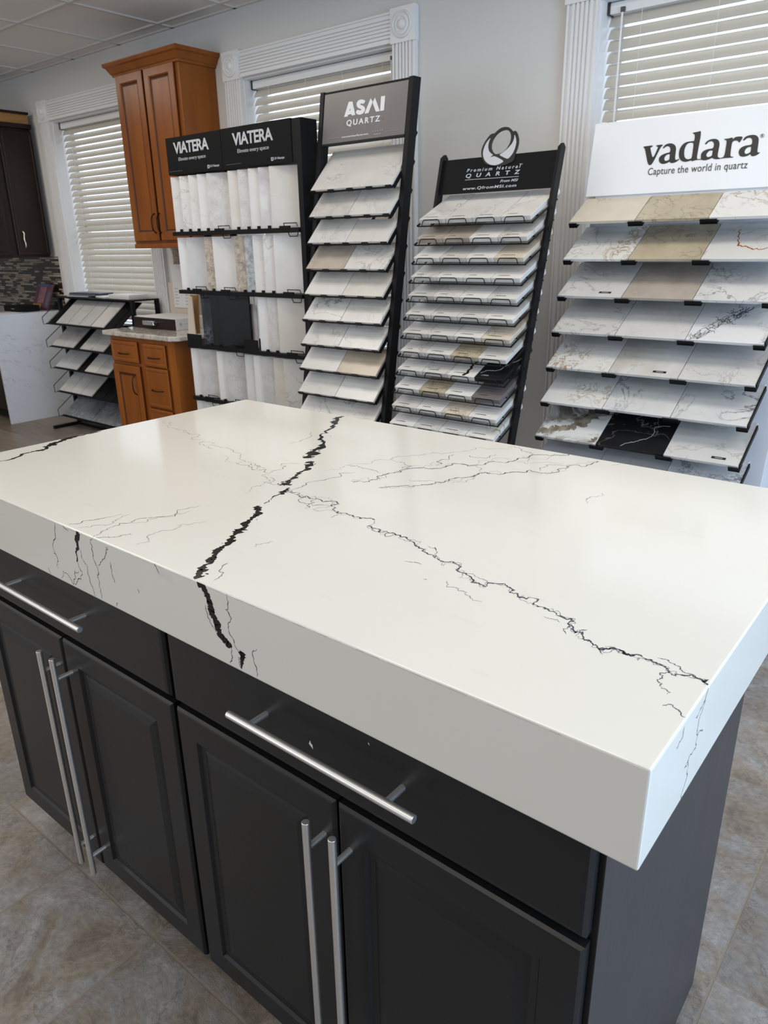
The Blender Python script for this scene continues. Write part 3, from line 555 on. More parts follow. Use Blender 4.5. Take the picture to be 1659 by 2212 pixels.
# ================================================================== ISLAND
X0, X1, Y0, Y1, ZT, ZB = -1.772, -0.158, 0.565, 1.488, 0.995, 0.876
DATA = json.loads('''{"top_bold":[[[-1.3586,1.4831,0.0076],[-1.3581,1.4579,0.0164],[-1.3173,1.4057,0.013],[-1.2955,1.3709,0.0085],[-1.2635,1.314,0.0083],[-1.2204,1.2554,0.0092],[-1.202,1.2402,0.0079],[-1.1746,1.1787,0.0177],[-1.1466,1.1304,0.0209],[-1.1384,1.1168,0.0122]],[[-1.1175,1.0986,0.0132],[-1.0954,1.0823,0.0142],[-1.0753,1.0436,0.0081],[-1.0654,1.0126,0.0068],[-1.0499,0.979,0.0088],[-1.0411,0.9598,0.0175],[-1.0425,0.9434,0.0065]],[[-1.0169,0.9431,0.0053],[-1.006,0.9197,0.0127],[-1.0017,0.9049,0.0042],[-0.9916,0.8738,0.0015],[-0.9842,0.8489,0.0021]],[[-0.9851,0.8351,0.0089],[-0.9648,0.8227,0.0109],[-0.9498,0.795,0.0096],[-0.9337,0.7698,0.0075],[-0.921,0.7507,0.0138],[-0.9109,0.7237,0.0109],[-0.8956,0.6956,0.0088],[-0.8834,0.6732,0.0095],[-0.8747,0.6493,0.0094],[-0.8582,0.6268,0.01],[-0.8474,0.607,0.009],[-0.8327,0.5912,0.0105],[-0.8172,0.5719,0.0142]],[[-1.6883,0.6881,0.005],[-1.6948,0.7351,0.0064],[-1.7085,0.782,0.0091],[-1.7067,0.8047,0.0107],[-1.7303,0.8261,0.0149],[-1.749,0.8638,0.0181],[-1.7639,0.8974,0.0154],[-1.7621,0.9291,0.01],[-1.7639,0.9844,0.0059]]],"front_bold":[[[-0.8057,0.9979,0.0214],[-0.7977,0.9862,0.0133],[-0.7897,0.9753,0.0119],[-0.786,0.9574,0.0147],[-0.78,0.944,0.012],[-0.7742,0.9285,0.0134],[-0.7651,0.918,0.012],[-0.7554,0.9117,0.0106],[-0.7464,0.9121,0.0052]],[[-0.7235,0.9104,0.0088],[-0.7252,0.9051,0.014],[-0.7262,0.9009,0.0077],[-0.727,0.8948,0.0078],[-0.7307,0.8817,0.0026]],[[-1.1383,0.9976,0.0076],[-1.1376,0.9873,0.0134],[-1.1452,0.9699,0.0077],[-1.1563,0.9514,0.0039],[-1.158,0.9328,0.0039]]],"top_fine":[[[-1.7677,1.16],[-1.6975,1.1381],[-1.6961,1.1565],[-1.6705,1.1228],[-1.6118,1.1147],[-1.5422,1.1007],[-1.5089,1.1091],[-1.5061,1.081],[-1.4521,1.0615],[-1.4254,1.0806],[-1.4141,1.0608],[-1.3883,1.0655],[-1.3363,1.0626],[-1.2739,1.0386],[-1.23,1.0149],[-1.2378,0.9975],[-1.2837,1.0119],[-1.3054,1.0159]],[[-1.4521,1.0615],[-1.4097,1.0502],[-1.3736,1.0359]],[[-1.2378,0.9975],[-1.1995,1.0022],[-1.166,0.9864],[-1.145,1.0016],[-1.123,0.9917]],[[-1.2045,1.017],[-1.1797,1.0053],[-1.1596,0.9976]],[[-1.123,0.9917],[-1.1197,1.0266],[-1.1205,1.0778]],[[-1.123,0.9917],[-1.1037,0.964],[-1.0793,0.9515],[-1.0833,0.9388],[-1.0518,0.9423],[-1.0425,0.9434]],[[-1.0977,0.9684],[-1.0794,0.9615],[-1.0655,0.942]],[[-1.0773,0.9333],[-1.0791,0.9032],[-1.0637,0.8683]],[[-1.23,1.0149],[-1.1845,1.0131],[-1.145,1.0016]],[[-1.1819,0.5735],[-1.1742,0.5983],[-1.1577,0.6255],[-1.1465,0.6567]],[[-1.1492,0.5707],[-1.1365,0.5901],[-1.1216,0.6083],[-1.1333,0.6436],[-1.1364,0.6673]],[[-1.0896,0.5661],[-1.0972,0.5846],[-1.1062,0.6127],[-1.0982,0.6402],[-1.1021,0.6668],[-1.0866,0.6859],[-1.0871,0.7321],[-1.0733,0.7699]],[[-1.1,0.6461],[-1.0814,0.6822],[-1.071,0.705],[-1.064,0.7413]],[[-1.0838,0.5678],[-1.0695,0.5811],[-1.0578,0.6005],[-1.0467,0.6115]],[[-1.0015,0.5909],[-1.0082,0.6179],[-1.0213,0.655],[-1.0205,0.6836],[-0.9964,0.7261]],[[-0.7935,0.5798],[-0.8142,0.6052],[-0.8268,0.6336]],[[-0.841,0.6988],[-0.8399,0.7182],[-0.835,0.7345]],[[-1.2653,1.1811],[-1.258,1.2144],[-1.3076,1.2982]],[[-0.766,0.9059],[-0.756,0.8783],[-0.7442,0.8735],[-0.7232,0.8666]],[[-0.9563,0.9249],[-0.9356,0.895],[-0.9025,0.8952],[-0.8764,0.9145]],[[-0.9267,0.9264],[-0.9144,0.9106],[-0.9112,0.8888],[-0.9021,0.8766]],[[-0.5256,0.8159],[-0.514,0.8196],[-0.4922,0.8164],[-0.4698,0.8141]],[[-0.6228,0.8666],[-0.6027,0.8606],[-0.5884,0.8373]],[[-0.8333,0.8925],[-0.8345,0.8694]],[[-0.7232,0.8666],[-0.7036,0.8579],[-0.6993,0.874]],[[-0.3709,0.7669],[-0.3531,0.7703],[-0.3474,0.7655]],[[-0.5276,0.7799],[-0.5169,0.7644],[-0.4971,0.7638],[-0.4754,0.7597],[-0.4544,0.7557]],[[-0.6174,0.799],[-0.6035,0.804],[-0.5901,0.8035]],[[-0.5585,0.7662],[-0.5518,0.7655]],[[-0.8039,1.4597],[-0.8432,1.4315],[-0.8728,1.3976],[-0.8878,1.3618],[-0.9082,1.3349],[-0.9375,1.3212],[-0.9612,1.2725],[-0.9795,1.2192],[-1.0036,1.1833],[-1.0273,1.1324],[-1.0384,1.0703]],[[-0.8243,1.463],[-0.7982,1.4715],[-0.754,1.4458],[-0.7447,1.4285]],[[-0.8897,1.336],[-0.8745,1.295],[-0.8869,1.2677],[-0.8733,1.244]],[[-0.9795,1.2192],[-0.9395,1.2183],[-0.9165,1.1802],[-0.8946,1.2176]],[[-0.8545,1.3494],[-0.8316,1.3423],[-0.8129,1.3913]],[[-0.5609,1.4813],[-0.5734,1.4614]],[[-0.6452,1.3985],[-0.6852,1.3804],[-0.6714,1.333]],[[-0.8224,1.2809],[-0.7927,1.2807],[-0.7686,1.2561]],[[-1.0023,0.9261],[-0.9989,0.9611],[-0.9931,1.0223],[-1.0028,1.0753],[-0.9805,1.1019]],[[-0.5109,1.2749],[-0.5189,1.2352],[-0.5068,1.2035]],[[-0.7423,1.3611],[-0.7097,1.3847],[-0.6571,1.4117]],[[-1.0315,1.1294],[-0.9853,1.1302],[-0.9334,1.13]],[[-0.8546,1.1234],[-0.8223,1.1432],[-0.7904,1.155]],[[-0.7662,1.2476],[-0.7565,1.1798],[-0.7757,1.1582]],[[-0.221,0.7565],[-0.2134,0.7597],[-0.2064,0.7549],[-0.1945,0.7541],[-0.1873,0.7449],[-0.1722,0.7422]],[[-0.2005,0.7347],[-0.2023,0.719],[-0.1996,0.7026],[-0.1877,0.6917]],[[-0.1845,0.6685],[-0.1735,0.6729],[-0.1598,0.6632]],[[-0.315,0.7589],[-0.3125,0.7697]],[[-0.2818,0.7362],[-0.2731,0.7269]],[[-0.3353,0.7673],[-0.3276,0.7434]]],"top_mid":[[[-1.011,0.925],[-0.9965,0.9268],[-0.9665,0.9225],[-0.9526,0.9276],[-0.9267,0.9264],[-0.8872,0.9388],[-0.8764,0.9145],[-0.8424,0.8932],[-0.8341,0.8964],[-0.807,0.8972],[-0.7894,0.8957],[-0.7654,0.9064]],[[-0.756,0.8783],[-0.7442,0.8735],[-0.7232,0.8666],[-0.7025,0.8781],[-0.6825,0.8712],[-0.6593,0.8659],[-0.6301,0.8517],[-0.595,0.8435],[-0.5767,0.8329],[-0.556,0.8399],[-0.5382,0.832],[-0.5256,0.8159],[-0.5041,0.8073],[-0.4847,0.7981],[-0.4751,0.7979],[-0.4698,0.8141],[-0.4461,0.8152],[-0.4381,0.8013],[-0.4211,0.7966],[-0.3964,0.7897],[-0.3756,0.7889],[-0.3404,0.7839],[-0.3354,0.78],[-0.3365,0.7677],[-0.3285,0.759],[-0.3134,0.7596],[-0.3051,0.7447],[-0.2939,0.7429],[-0.2818,0.7353],[-0.2586,0.7478],[-0.2437,0.745]],[[-0.6819,1.4857],[-0.7069,1.4558],[-0.7447,1.4285],[-0.748,1.4026],[-0.7549,1.3632],[-0.7878,1.3394],[-0.8021,1.2956],[-0.8355,1.2825],[-0.8499,1.25],[-0.8853,1.2135],[-0.9072,1.1763],[-0.9155,1.1389],[-0.9145,1.0993],[-0.916,1.0786],[-0.9385,1.0467]],[[-0.6043,1.4722],[-0.6132,1.4326],[-0.6376,1.3827],[-0.6473,1.3382],[-0.6613,1.324],[-0.708,1.3002],[-0.725,1.2817],[-0.7489,1.2562],[-0.7662,1.2476],[-0.7757,1.2005],[-0.7904,1.155],[-0.8031,1.1325],[-0.8156,1.1103],[-0.8465,1.0821],[-0.8735,1.0494]],[[-0.2818,0.7362],[-0.2734,0.7411],[-0.2577,0.7477],[-0.2447,0.7434],[-0.2297,0.7446],[-0.2193,0.746],[-0.2079,0.7438],[-0.2005,0.7347],[-0.1871,0.7379],[-0.1722,0.7422],[-0.1591,0.7362]]],"front_fine":[[[-0.7477,0.9105],[-0.7479,0.8968],[-0.7543,0.8806]],[[-0.7461,0.9978],[-0.7528,0.968],[-0.7506,0.946],[-0.7409,0.9226],[-0.73,0.9072]],[[-0.6927,0.9265],[-0.6971,0.8964],[-0.6968,0.8811]],[[-0.799,0.961],[-0.7965,0.9425],[-0.7897,0.933],[-0.7786,0.9172]],[[-1.158,0.9328],[-1.1531,0.9227],[-1.1458,0.9155],[-1.1538,0.8994],[-1.1719,0.8872],[-1.1779,0.8808]],[[-1.1448,0.9633],[-1.138,0.9472],[-1.1227,0.9332],[-1.1229,0.906],[-1.116,0.8897],[-1.1128,0.8791]],[[-1.0878,0.995],[-1.0954,0.9758],[-1.0981,0.9532],[-1.0889,0.938],[-1.0912,0.9106],[-1.0918,0.8809]],[[-1.2139,0.9916],[-1.2203,0.9628],[-1.2311,0.9227]],[[-1.2398,0.9299],[-1.2273,0.9214],[-1.2304,0.8992]],[[-1.0866,0.9409],[-1.0624,0.9627],[-1.046,0.984],[-1.0524,0.9867]],[[-1.0459,0.9628],[-1.044,0.9374],[-1.0399,0.9255]],[[-1.0419,0.8895],[-1.0457,0.8803]],[[-1.2725,0.89],[-1.2654,0.8798]],[[-1.2276,0.8817],[-1.1948,0.8924],[-1.1861,0.8807],[-1.1732,0.8962],[-1.1554,0.9152]],[[-0.9726,0.9344],[-0.9708,0.9278]],[[-0.731,0.8991],[-0.7293,0.8802]],[[-1.1871,0.9933],[-1.1688,0.9878]],[[-0.9177,0.995],[-0.9054,0.9805]]],"side_fine":[[[0.7316,0.9954],[0.7274,0.981],[0.7118,0.9646],[0.7165,0.9424],[0.7177,0.9268],[0.6933,0.9247],[0.6971,0.9149],[0.6933,0.8923],[0.6869,0.8763]],[[0.7274,0.981],[0.7123,0.9786],[0.6982,0.9747]],[[0.6573,0.9879],[0.656,0.9762],[0.6407,0.9718]],[[0.6933,0.9247],[0.6821,0.9221]],[[0.7165,0.9424],[0.7372,0.935]]],"word":[[[-1.2453,-0.1056],[-1.2077,-0.1042],[-1.2077,-0.108],[-1.2159,-0.1116],[-1.2159,-0.115],[-1.199,-0.1562],[-1.1843,-0.1143],[-1.1853,-0.1119],[-1.1919,-0.1093],[-1.1932,-0.1055],[-1.1674,-0.1043],[-1.1681,-0.1077],[-1.1751,-0.1136],[-1.1992,-0.1771],[-1.2149,-0.1771],[-1.2378,-0.1126],[-1.244,-0.1092]],[[-1.1658,-0.1173],[-1.1578,-0.1065],[-1.1433,-0.1021],[-1.1277,-0.1049],[-1.1167,-0.113],[-1.1122,-0.1246],[-1.1111,-0.1573],[-1.1084,-0.1646],[-1.102,-0.1665],[-1.0938,-0.162],[-1.0937,-0.1657],[-1.1038,-0.1735],[-1.1184,-0.1767],[-1.1264,-0.1746],[-1.1303,-0.1695],[-1.14,-0.1751],[-1.155,-0.1774],[-1.1665,-0.1731],[-1.1734,-0.164],[-1.1741,-0.1524],[-1.1668,-0.1444],[-1.1524,-0.1384],[-1.1339,-0.1362],[-1.1338,-0.1256],[-1.1378,-0.1168],[-1.1447,-0.112],[-1.1538,-0.1126],[-1.1624,-0.1196]],[[-1.133,-0.1413],[-1.1455,-0.1432],[-1.152,-0.1498],[-1.1534,-0.1597],[-1.1476,-0.1665],[-1.14,-0.1665],[-1.1324,-0.1628],[-1.1322,-0.1585]],[[-1.0575,-0.0722],[-1.0389,-0.0707],[-1.0255,-0.0676],[-1.0274,-0.1526],[-1.0261,-0.1667],[-1.0215,-0.1698],[-1.0099,-0.1696],[-1.0094,-0.1724],[-1.027,-0.1716],[-1.045,-0.1759],[-1.0447,-0.1709],[-1.0559,-0.1742],[-1.0705,-0.176],[-1.0848,-0.1706],[-1.095,-0.1585],[-1.0989,-0.1413],[-1.0973,-0.1245],[-1.0891,-0.1111],[-1.0771,-0.1038],[-1.0567,-0.1023],[-1.0463,-0.1032],[-1.0476,-0.0842],[-1.0497,-0.0785],[-1.0568,-0.0751]],[[-1.047,-0.1106],[-1.0559,-0.1071],[-1.0676,-0.1074],[-1.0753,-0.1137],[-1.0791,-0.126],[-1.0791,-0.1401],[-1.0757,-0.1544],[-1.0697,-0.1633],[-1.0601,-0.1674],[-1.0499,-0.1663],[-1.0455,-0.1629]],[[-1.0053,-0.1171],[-0.9979,-0.1067],[-0.9846,-0.1016],[-0.9675,-0.1021],[-0.9566,-0.1077],[-0.9512,-0.1177],[-0.95,-0.1287],[-0.9512,-0.1587],[-0.9488,-0.1672],[-0.944,-0.1703],[-0.9395,-0.1717],[-0.9395,-0.175],[-0.9545,-0.175],[-0.965,-0.172],[-0.9685,-0.1678],[-0.9805,-0.173],[-0.9943,-0.1761],[-1.0093,-0.173],[-1.0121,-0.1622],[-1.0126,-0.1511],[-1.0061,-0.1419],[-0.9926,-0.1366],[-0.9714,-0.1357],[-0.9697,-0.1243],[-0.9732,-0.1144],[-0.9805,-0.1083],[-0.9918,-0.1092],[-1.0009,-0.1194]],[[-0.9713,-0.1412],[-0.9845,-0.1423],[-0.9917,-0.15],[-0.9931,-0.1581],[-0.9877,-0.1647],[-0.9804,-0.1652],[-0.9711,-0.1613],[-0.971,-0.1572]],[[-0.9366,-0.1055],[-0.9221,-0.1054],[-0.9056,-0.1024],[-0.9059,-0.111],[-0.8979,-0.1023],[-0.8843,-0.1017],[-0.8718,-0.1034],[-0.8731,-0.1113],[-0.8803,-0.124],[-0.8867,-0.1159],[-0.8944,-0.1142],[-0.9024,-0.1153],[-0.9067,-0.1217],[-0.9049,-0.1624],[-0.9023,-0.1694],[-0.8922,-0.1716],[-0.8926,-0.1737],[-0.9238,-0.1732],[-0.9394,-0.1739],[-0.9397,-0.1723],[-0.9286,-0.1701],[-0.9247,-0.1609],[-0.9255,-0.1173],[-0.9282,-0.1103],[-0.9355,-0.1083]],[[-0.8687,-0.1157],[-0.8633,-0.1055],[-0.8519,-0.1012],[-0.8361,-0.1001],[-0.8234,-0.1039],[-0.8157,-0.1125],[-0.813,-0.1247],[-0.8119,-0.1566],[-0.8091,-0.1627],[-0.8058,-0.1637],[-0.8021,-0.1622],[-0.8027,-0.1658],[-0.8121,-0.1725],[-0.8236,-0.1751],[-0.8308,-0.1724],[-0.8343,-0.1654],[-0.8418,-0.1715],[-0.8575,-0.1743],[-0.8691,-0.1707],[-0.8758,-0.1607],[-0.8761,-0.1499],[-0.8704,-0.141],[-0.8565,-0.1355],[-0.8351,-0.1347],[-0.8346,-0.1227],[-0.8385,-0.1131],[-0.8451,-0.109],[-0.8558,-0.1096],[-0.8651,-0.1179]],[[-0.8352,-0.14],[-0.8472,-0.1416],[-0.8542,-0.1477],[-0.8566,-0.1569],[-0.8517,-0.1645],[-0.8443,-0.1651],[-0.8357,-0.1605],[-0.8341,-0.1574]]],"q_out":[[-1.8698,0.0024],[-1.8735,0.0268],[-1.8693,0.0457],[-1.8595,0.0655],[-1.8437,0.0848],[-1.8333,0.0909],[-1.8197,0.0903],[-1.8084,0.101],[-1.7929,0.1097],[-1.7746,0.1125],[-1.7551,0.109],[-1.7403,0.0997],[-1.7297,0.0885],[-1.7238,0.0915],[-1.7151,0.0894],[-1.7052,0.076],[-1.6968,0.0567],[-1.6947,0.0364],[-1.6979,0.0149],[-1.7026,0.0013],[-1.7018,-0.0315],[-1.7605,-0.0475],[-1.8396,-0.0369]],"q_hole":[[-1.7705,0.1012],[-1.7547,0.0972],[-1.741,0.0842],[-1.7344,0.0649],[-1.7361,0.0448],[-1.7448,0.0268],[-1.7605,0.0109],[-1.7802,0.0046],[-1.7972,0.0036],[-1.8126,0.0136],[-1.8245,0.0306],[-1.8276,0.0515],[-1.8215,0.07],[-1.8093,0.0862],[-1.7924,0.0971]],"q_left":[[-1.834,0.0743],[-1.8407,0.059],[-1.8419,0.04],[-1.8341,0.0202],[-1.8214,0.0096],[-1.8084,0.0022],[-1.8156,-0.0004],[-1.8226,-0.0094],[-1.8147,-0.0053],[-1.7997,-0.0033],[-1.7483,-0.0279],[-1.7717,-0.0388],[-1.7941,-0.0419],[-1.8202,-0.0368],[-1.8425,-0.0223],[-1.8569,-0.0035],[-1.8627,0.0162],[-1.8601,0.0384],[-1.8506,0.0599]],"q_right":[[-1.7202,0.0775],[-1.7102,0.0595],[-1.7053,0.0435],[-1.7066,0.0219],[-1.7136,0.0007],[-1.7256,-0.014],[-1.7339,-0.0196],[-1.7437,-0.0172],[-1.7812,-0.0],[-1.7618,0.0078],[-1.7403,0.0233],[-1.7235,0.0421],[-1.7187,0.0603]],"asmi":[[[-2.6094,-0.1157],[-2.5857,-0.053],[-2.5624,-0.0536],[-2.5385,-0.1146],[-2.5606,-0.1148],[-2.5644,-0.1082],[-2.5844,-0.1089],[-2.5868,-0.1166]],[[-2.5744,-0.0817],[-2.5787,-0.0914],[-2.5702,-0.0916]],[[-2.48,-0.0612],[-2.492,-0.0733],[-2.5057,-0.0695],[-2.5128,-0.0708],[-2.5104,-0.0747],[-2.4976,-0.0783],[-2.4845,-0.0862],[-2.4791,-0.0954],[-2.4824,-0.1064],[-2.4939,-0.1152],[-2.5102,-0.1174],[-2.5272,-0.1129],[-2.5376,-0.1032],[-2.5272,-0.0928],[-2.5163,-0.0976],[-2.5059,-0.0981],[-2.502,-0.0957],[-2.5065,-0.0923],[-2.5215,-0.0877],[-2.5329,-0.0778],[-2.5361,-0.066],[-2.5289,-0.0554],[-2.5148,-0.0514],[-2.4982,-0.0526]],[[-2.4825,-0.1157],[-2.4503,-0.0534],[-2.4364,-0.0706],[-2.458,-0.1155]],[[-2.4346,-0.0687],[-2.4242,-0.0538],[-2.3898,-0.1146],[-2.4127,-0.1149],[-2.4347,-0.0778]],[[-2.3885,-0.0532],[-2.3649,-0.0533],[-2.3651,-0.1145],[-2.3878,-0.1148]]]}''')
def fract(P, it, amp, rng):
    for _ in range(it):
        Q = [P[0]]
        for p, q in zip(P, P[1:]):
            L_ = math.hypot(q[0]-p[0], q[1]-p[1]); nx, ny = -(q[1]-p[1])/(L_+1e-9), (q[0]-p[0])/(L_+1e-9)
            d = rng.gauss(0, amp)*L_
            Q += [tuple((a+b_)/2 + (d*n_ if i_ < 2 else 0) for i_, (a, b_, n_) in enumerate(zip(p, q, (nx, ny, 0)))), q]
        P = Q
    return P
def ribbon(mb, P, mapf, mi, rng, wfun, rough_w):
    L_, R_ = [], []
    for i, p in enumerate(P):
        a = P[max(0, i-1)]; c = P[min(len(P)-1, i+1)]
        dx, dy = c[0]-a[0], c[1]-a[1]; d = math.hypot(dx, dy)+1e-9; nx, ny = -dy/d, dx/d
        w_ = wfun(p, i/(len(P)-1))
        wl = w_*0.5*(1+rng.uniform(-rough_w, rough_w)); wr = w_*0.5*(1+rng.uniform(-rough_w, rough_w))
        L_.append(mapf(p[0]+nx*wl, p[1]+ny*wl)); R_.append(mapf(p[0]-nx*wr, p[1]-ny*wr))
    n = len(P); mb.add(L_+R_, [(i, i+1, n+i+1, n+i) for i in range(n-1)], mi)
def clampm(f, lo, hi):
    return lambda a, b_: f(min(max(a, lo), hi), b_)
slab = MB().box(X0, X1, Y0, Y1, ZB, ZT)
e = 0.0012
me_slab = slab
so = slab.build('tmp', M_SLAB)
bmx = bmesh.new(); bmx.from_mesh(so.data)
bmesh.ops.bevel(bmx, geom=[ed for ed in bmx.edges], offset=0.0022, segments=2, profile=0.5, affect='EDGES')
bmx.to_mesh(so.data); bmx.free()
base_me = so.data
vn = MB()
vn.v = [tuple(v.co) for v in base_me.vertices]; vn.f = [list(p.vertices) for p in base_me.polygons]; vn.m = [0]*len(vn.f)
bpy.data.objects.remove(so)
rng = random.Random(7); Z = ZT+0.00012
ftop = lambda a, b_: (min(max(a, X0+.001), X1-.0015), min(max(b_, Y0+.0015), Y1-.0015), Z)
ffront = lambda a, b_: (a, Y0-0.00012, min(max(b_, ZB+.001), ZT-.0015))
fside = lambda a, b_: (X1+0.00012, max(a, Y0+.001), min(max(b_, ZB+.001), ZT-.0015))
for P in DATA['top_bold']:
    Q = fract([tuple(p) for p in P], 3, 0.13, rng); ribbon(vn, Q, ftop, 1, rng, lambda p, t: max(p[2]*(1.05+.35*math.sin(t*37+p[0]*90)), .0015), 0.6)
    for p in fract([tuple(p) for p in P], 2, 0.1, rng):
        if p[2] > .006 and rng.random() < .55:
            a_ = rng.uniform(0, 6.28); d_ = p[2]*rng.uniform(.5, .95); cxx, cyy = p[0]+d_*math.cos(a_), p[1]+d_*math.sin(a_); r_ = p[2]*rng.uniform(.05, .22)
            vn.add([ftop(cxx+r_*rng.uniform(.5, 1.3)*math.cos(k*1.05)*1.5, cyy+r_*rng.uniform(.5, 1.3)*math.sin(k*1.05)) for k in range(6)], [(0, 1, 2, 3, 4, 5)], 1)
for P in DATA['front_bold']:
    Q = fract([tuple(p) for p in P], 3, 0.12, rng); ribbon(vn, Q, ffront, 1, rng, lambda p, t: max(p[2], .0012), 0.35)
for P in DATA['top_mid']:
    Q = fract([tuple(p)+(0,) for p in P], 3, 0.22, rng); ribbon(vn, Q, ftop, 2, rng, lambda p, t: .0023, 0.85)
    Q = fract([tuple(p)+(0,) for p in P], 3, 0.32, rng); ribbon(vn, Q, ftop, 3, rng, lambda p, t: .0010, 0.8)
for P in DATA['top_fine']:
    Q = fract([tuple(p)+(0,) for p in P], 3, 0.2, rng); ribbon(vn, Q, ftop, 2 if rng.random() < .5 else 3, rng, lambda p, t: .0013*(1-abs(2*t-1)**4*.6), 0.8)
for P in DATA['front_fine']:
    Q = fract([tuple(p)+(0,) for p in P], 3, 0.16, rng); ribbon(vn, Q, ffront, 2, rng, lambda p, t: .0014*(1-abs(2*t-1)**4*.6), 0.7)
for P in DATA['side_fine']:
    Q = fract([tuple(p)+(0,) for p in P], 3, 0.14, rng); ribbon(vn, Q, fside, 2, rng, lambda p, t: .0013, 0.8)
# thin brownish mitre seam along the front edge
sm = []
M_SEAM = mat('mitre_seam', (0.42, 0.36, 0.29), 0.3)
P = [(X0+0.35+i*0.012, 0) for i in range(100) if X0+0.35+i*0.012 < X1-0.01]
for i in range(len(P)-1):
    if rng.random() < 0.55:
        a = P[i][0]; wd = rng.uniform(.0003, .0007)
        vn.add([(a, Y0-0.0001, ZT-.0024), (a+.012, Y0-0.0001, ZT-.0024), (a+.012, Y0-0.0001, ZT-.0024-wd), (a, Y0-0.0001, ZT-.0024-wd)], [(0, 1, 2, 3)], 4)
me = bpy.data.meshes.new('island_countertop'); me.from_pydata(vn.v, [], vn.f)
for m_ in (M_SLAB, M_VBLACK, M_VGREY, M_VPALE, M_SEAM): me.materials.append(m_)
me.polygons.foreach_set('material_index', vn.m)
top = bpy.data.objects.new('island_countertop', me); col.objects.link(top)
tag(top, 'thick white quartz island countertop with bold black and thin grey veins', 'countertop')

RP = [(0, .005), (.0035, .0008), (.006, 0), (.050, 0), (.054, .0055), (.064, .0065), (.070, .0045), (.084, .001)]
RD = [(0, .006), (.004, .0012), (.010, 0)]
def bar_pull(p0, p1, s0, s1, yface, parent):
    b = MB(); b.tube([p0, p1], 0.0060, 20)
    for s in (s0, s1):
        b.tube([(s[0], p0[1]+.002, s[2]), (s[0], yface+.001, s[2])], 0.0048, 14)
    return b.build('bar_handle', M_STEEL, parent, 0.0008, True)
def island_cab(x0, x1, label, side):
    c = thing('island_cabinet', label, 'cabinet', ((x0+x1)/2, 0.92, 0), group=None)
    ox = (x0+x1)/2
    def P(bm, name, m, parent=c, bevel=0.0):
        o = bm.build(name, m, parent, bevel); return o
    L = lambda x: x-ox
    Yc = 0.92
    yf = 0.598-Yc
    b = MB(); t = 0.019; yb = 1.228-Yc; ff = 0.619-Yc
    for q0 in (L(x0), L(x1)-t): b.prism([(ff, .098), (ff+.07, .098), (ff+.07, 0), (yb, 0), (yb, .876), (ff, .876)], t, mapf=lambda a_, z_, h_, q0=q0: (q0+h_, a_, z_))
    b.box(L(x0)+t, L(x1)-t, yb-.012, yb, 0, .876)
    b.box(L(x0)+t, L(x1)-t, ff+.02, yb-.012, .10, .118)
    b.box(L(x0)+t, L(x1)-t, ff+.001, ff+.02, .69, .72).box(L(x0)+t, L(x1)-t, ff+.001, ff+.02, .850, .876).box(L(x0)+t, L(x1)-t, ff+.001, ff+.02, .10, .118)
    b.box(-.02, .02, ff+.0012, ff+.02, .118, .69)
    P(b, 'body', M_CHAR)
    if side: P(MB().prism([(ff-.0005, .098), (ff+.07, .098), (ff+.07, 0), (yb+.001, 0), (yb+.001, .876), (ff-.0005, .876)], .0015, mapf=lambda a_, z_, h_: (L(x1)+h_, a_, z_)), 'side_panel', M_CHARSIDE)
    P(MB().box(L(x0)+t, L(x1)-t, ff+.07, ff+.085, 0, .10), 'toe_kick', M_DARK)
    dx0, dx1 = L(x0)+.006, L(x1)-.006
    dr = P(MB().panel(dx0, dx1, .712, .866, yf, .019, RD), 'drawer', M_CHAR)
    hy = 0.562-Yc
    hh = (dx0+dx1)/2-.006; zd = .790
    bar_pull((hh-.173, hy, zd), (hh+.173, hy, zd), (hh-.128, 0, zd), (hh+.128, 0, zd), yf, dr)
    for s in (-1, 1):
        a, bb = (dx0, -.0025) if s < 0 else (.0025, dx1)
        d = P(MB().panel(a, bb, .098, .698, yf, .019, RP), 'door', M_CHAR)
        hx = -.0255 if s < 0 else .0255
        bar_pull((hx, hy, .120), (hx, hy, .676), (hx, 0, .168), (hx, 0, .628), yf, d)
    return c
island_cab(-1.733, -0.971, 'charcoal base cabinet at the left end of the island under the black vein', False)
rc = island_cab(-0.971, -0.2078, 'charcoal base cabinet at the right end of the island with exposed grey side', True)
# paint chips on the right drawer
chip = MB()
for (x, z, s) in ((-.632, .778, 1.0), (-.523, .831, .35)):
    x -= (-0.971-0.2078)/2
    yq = 0.598-.92-.0004
    chip.add([(x-.004*s, yq, z), (x-.001*s, yq, z+.007*s), (x+.0005*s, yq, z+.002*s), (x+.003*s, yq, z+.001*s), (x+.004*s, yq, z-.006*s), (x, yq, z-.003*s)], [(0, 1, 2, 3, 4, 5)])
chip.build('paint_chips', M_WHITE, rc)

# ================================================================== SAMPLE TILES
ORD = ['top', 'second', 'third', 'fourth', 'fifth', 'sixth', 'seventh', 'eighth', 'ninth', 'tenth', 'eleventh', 'twelfth']
LOOK = {'warm_white': 'warm white', 'sand': 'sand-coloured', 'plain_white': 'plain white', 'faint_vein': 'faintly veined white', 'grey_vein': 'grey-veined white', 'gold_vein': 'gold-veined white', 'cream': 'cream',
        'beige': 'beige', 'taupe': 'taupe', 'grey_mottle': 'grey mottled', 'brown_granite': 'brown speckled', 'blue_grey': 'blue-grey speckled', 'lilac_vein': 'lilac-veined grey',
        'black': 'white-veined black', 'black_plain': 'plain black', 'black_figure': 'grey-figured black', 'navy_net': 'navy-netted white', 'bold_brown': 'bold brown-veined white',
        'brown_vein':   stone('vein_brown', (0.36, 0.31, 0.24), (0.12, 0.10, 0.075), 0.95, 30, seed=40),
 'rust_crack': 'rust-cracked white', 'beige_band': 'beige-banded white', 'dark_grey': 'dark grey', 'steel_slab': 'dark mottled grey', 'marble_grey': 'pale grey marble'}
tile_cache = {}
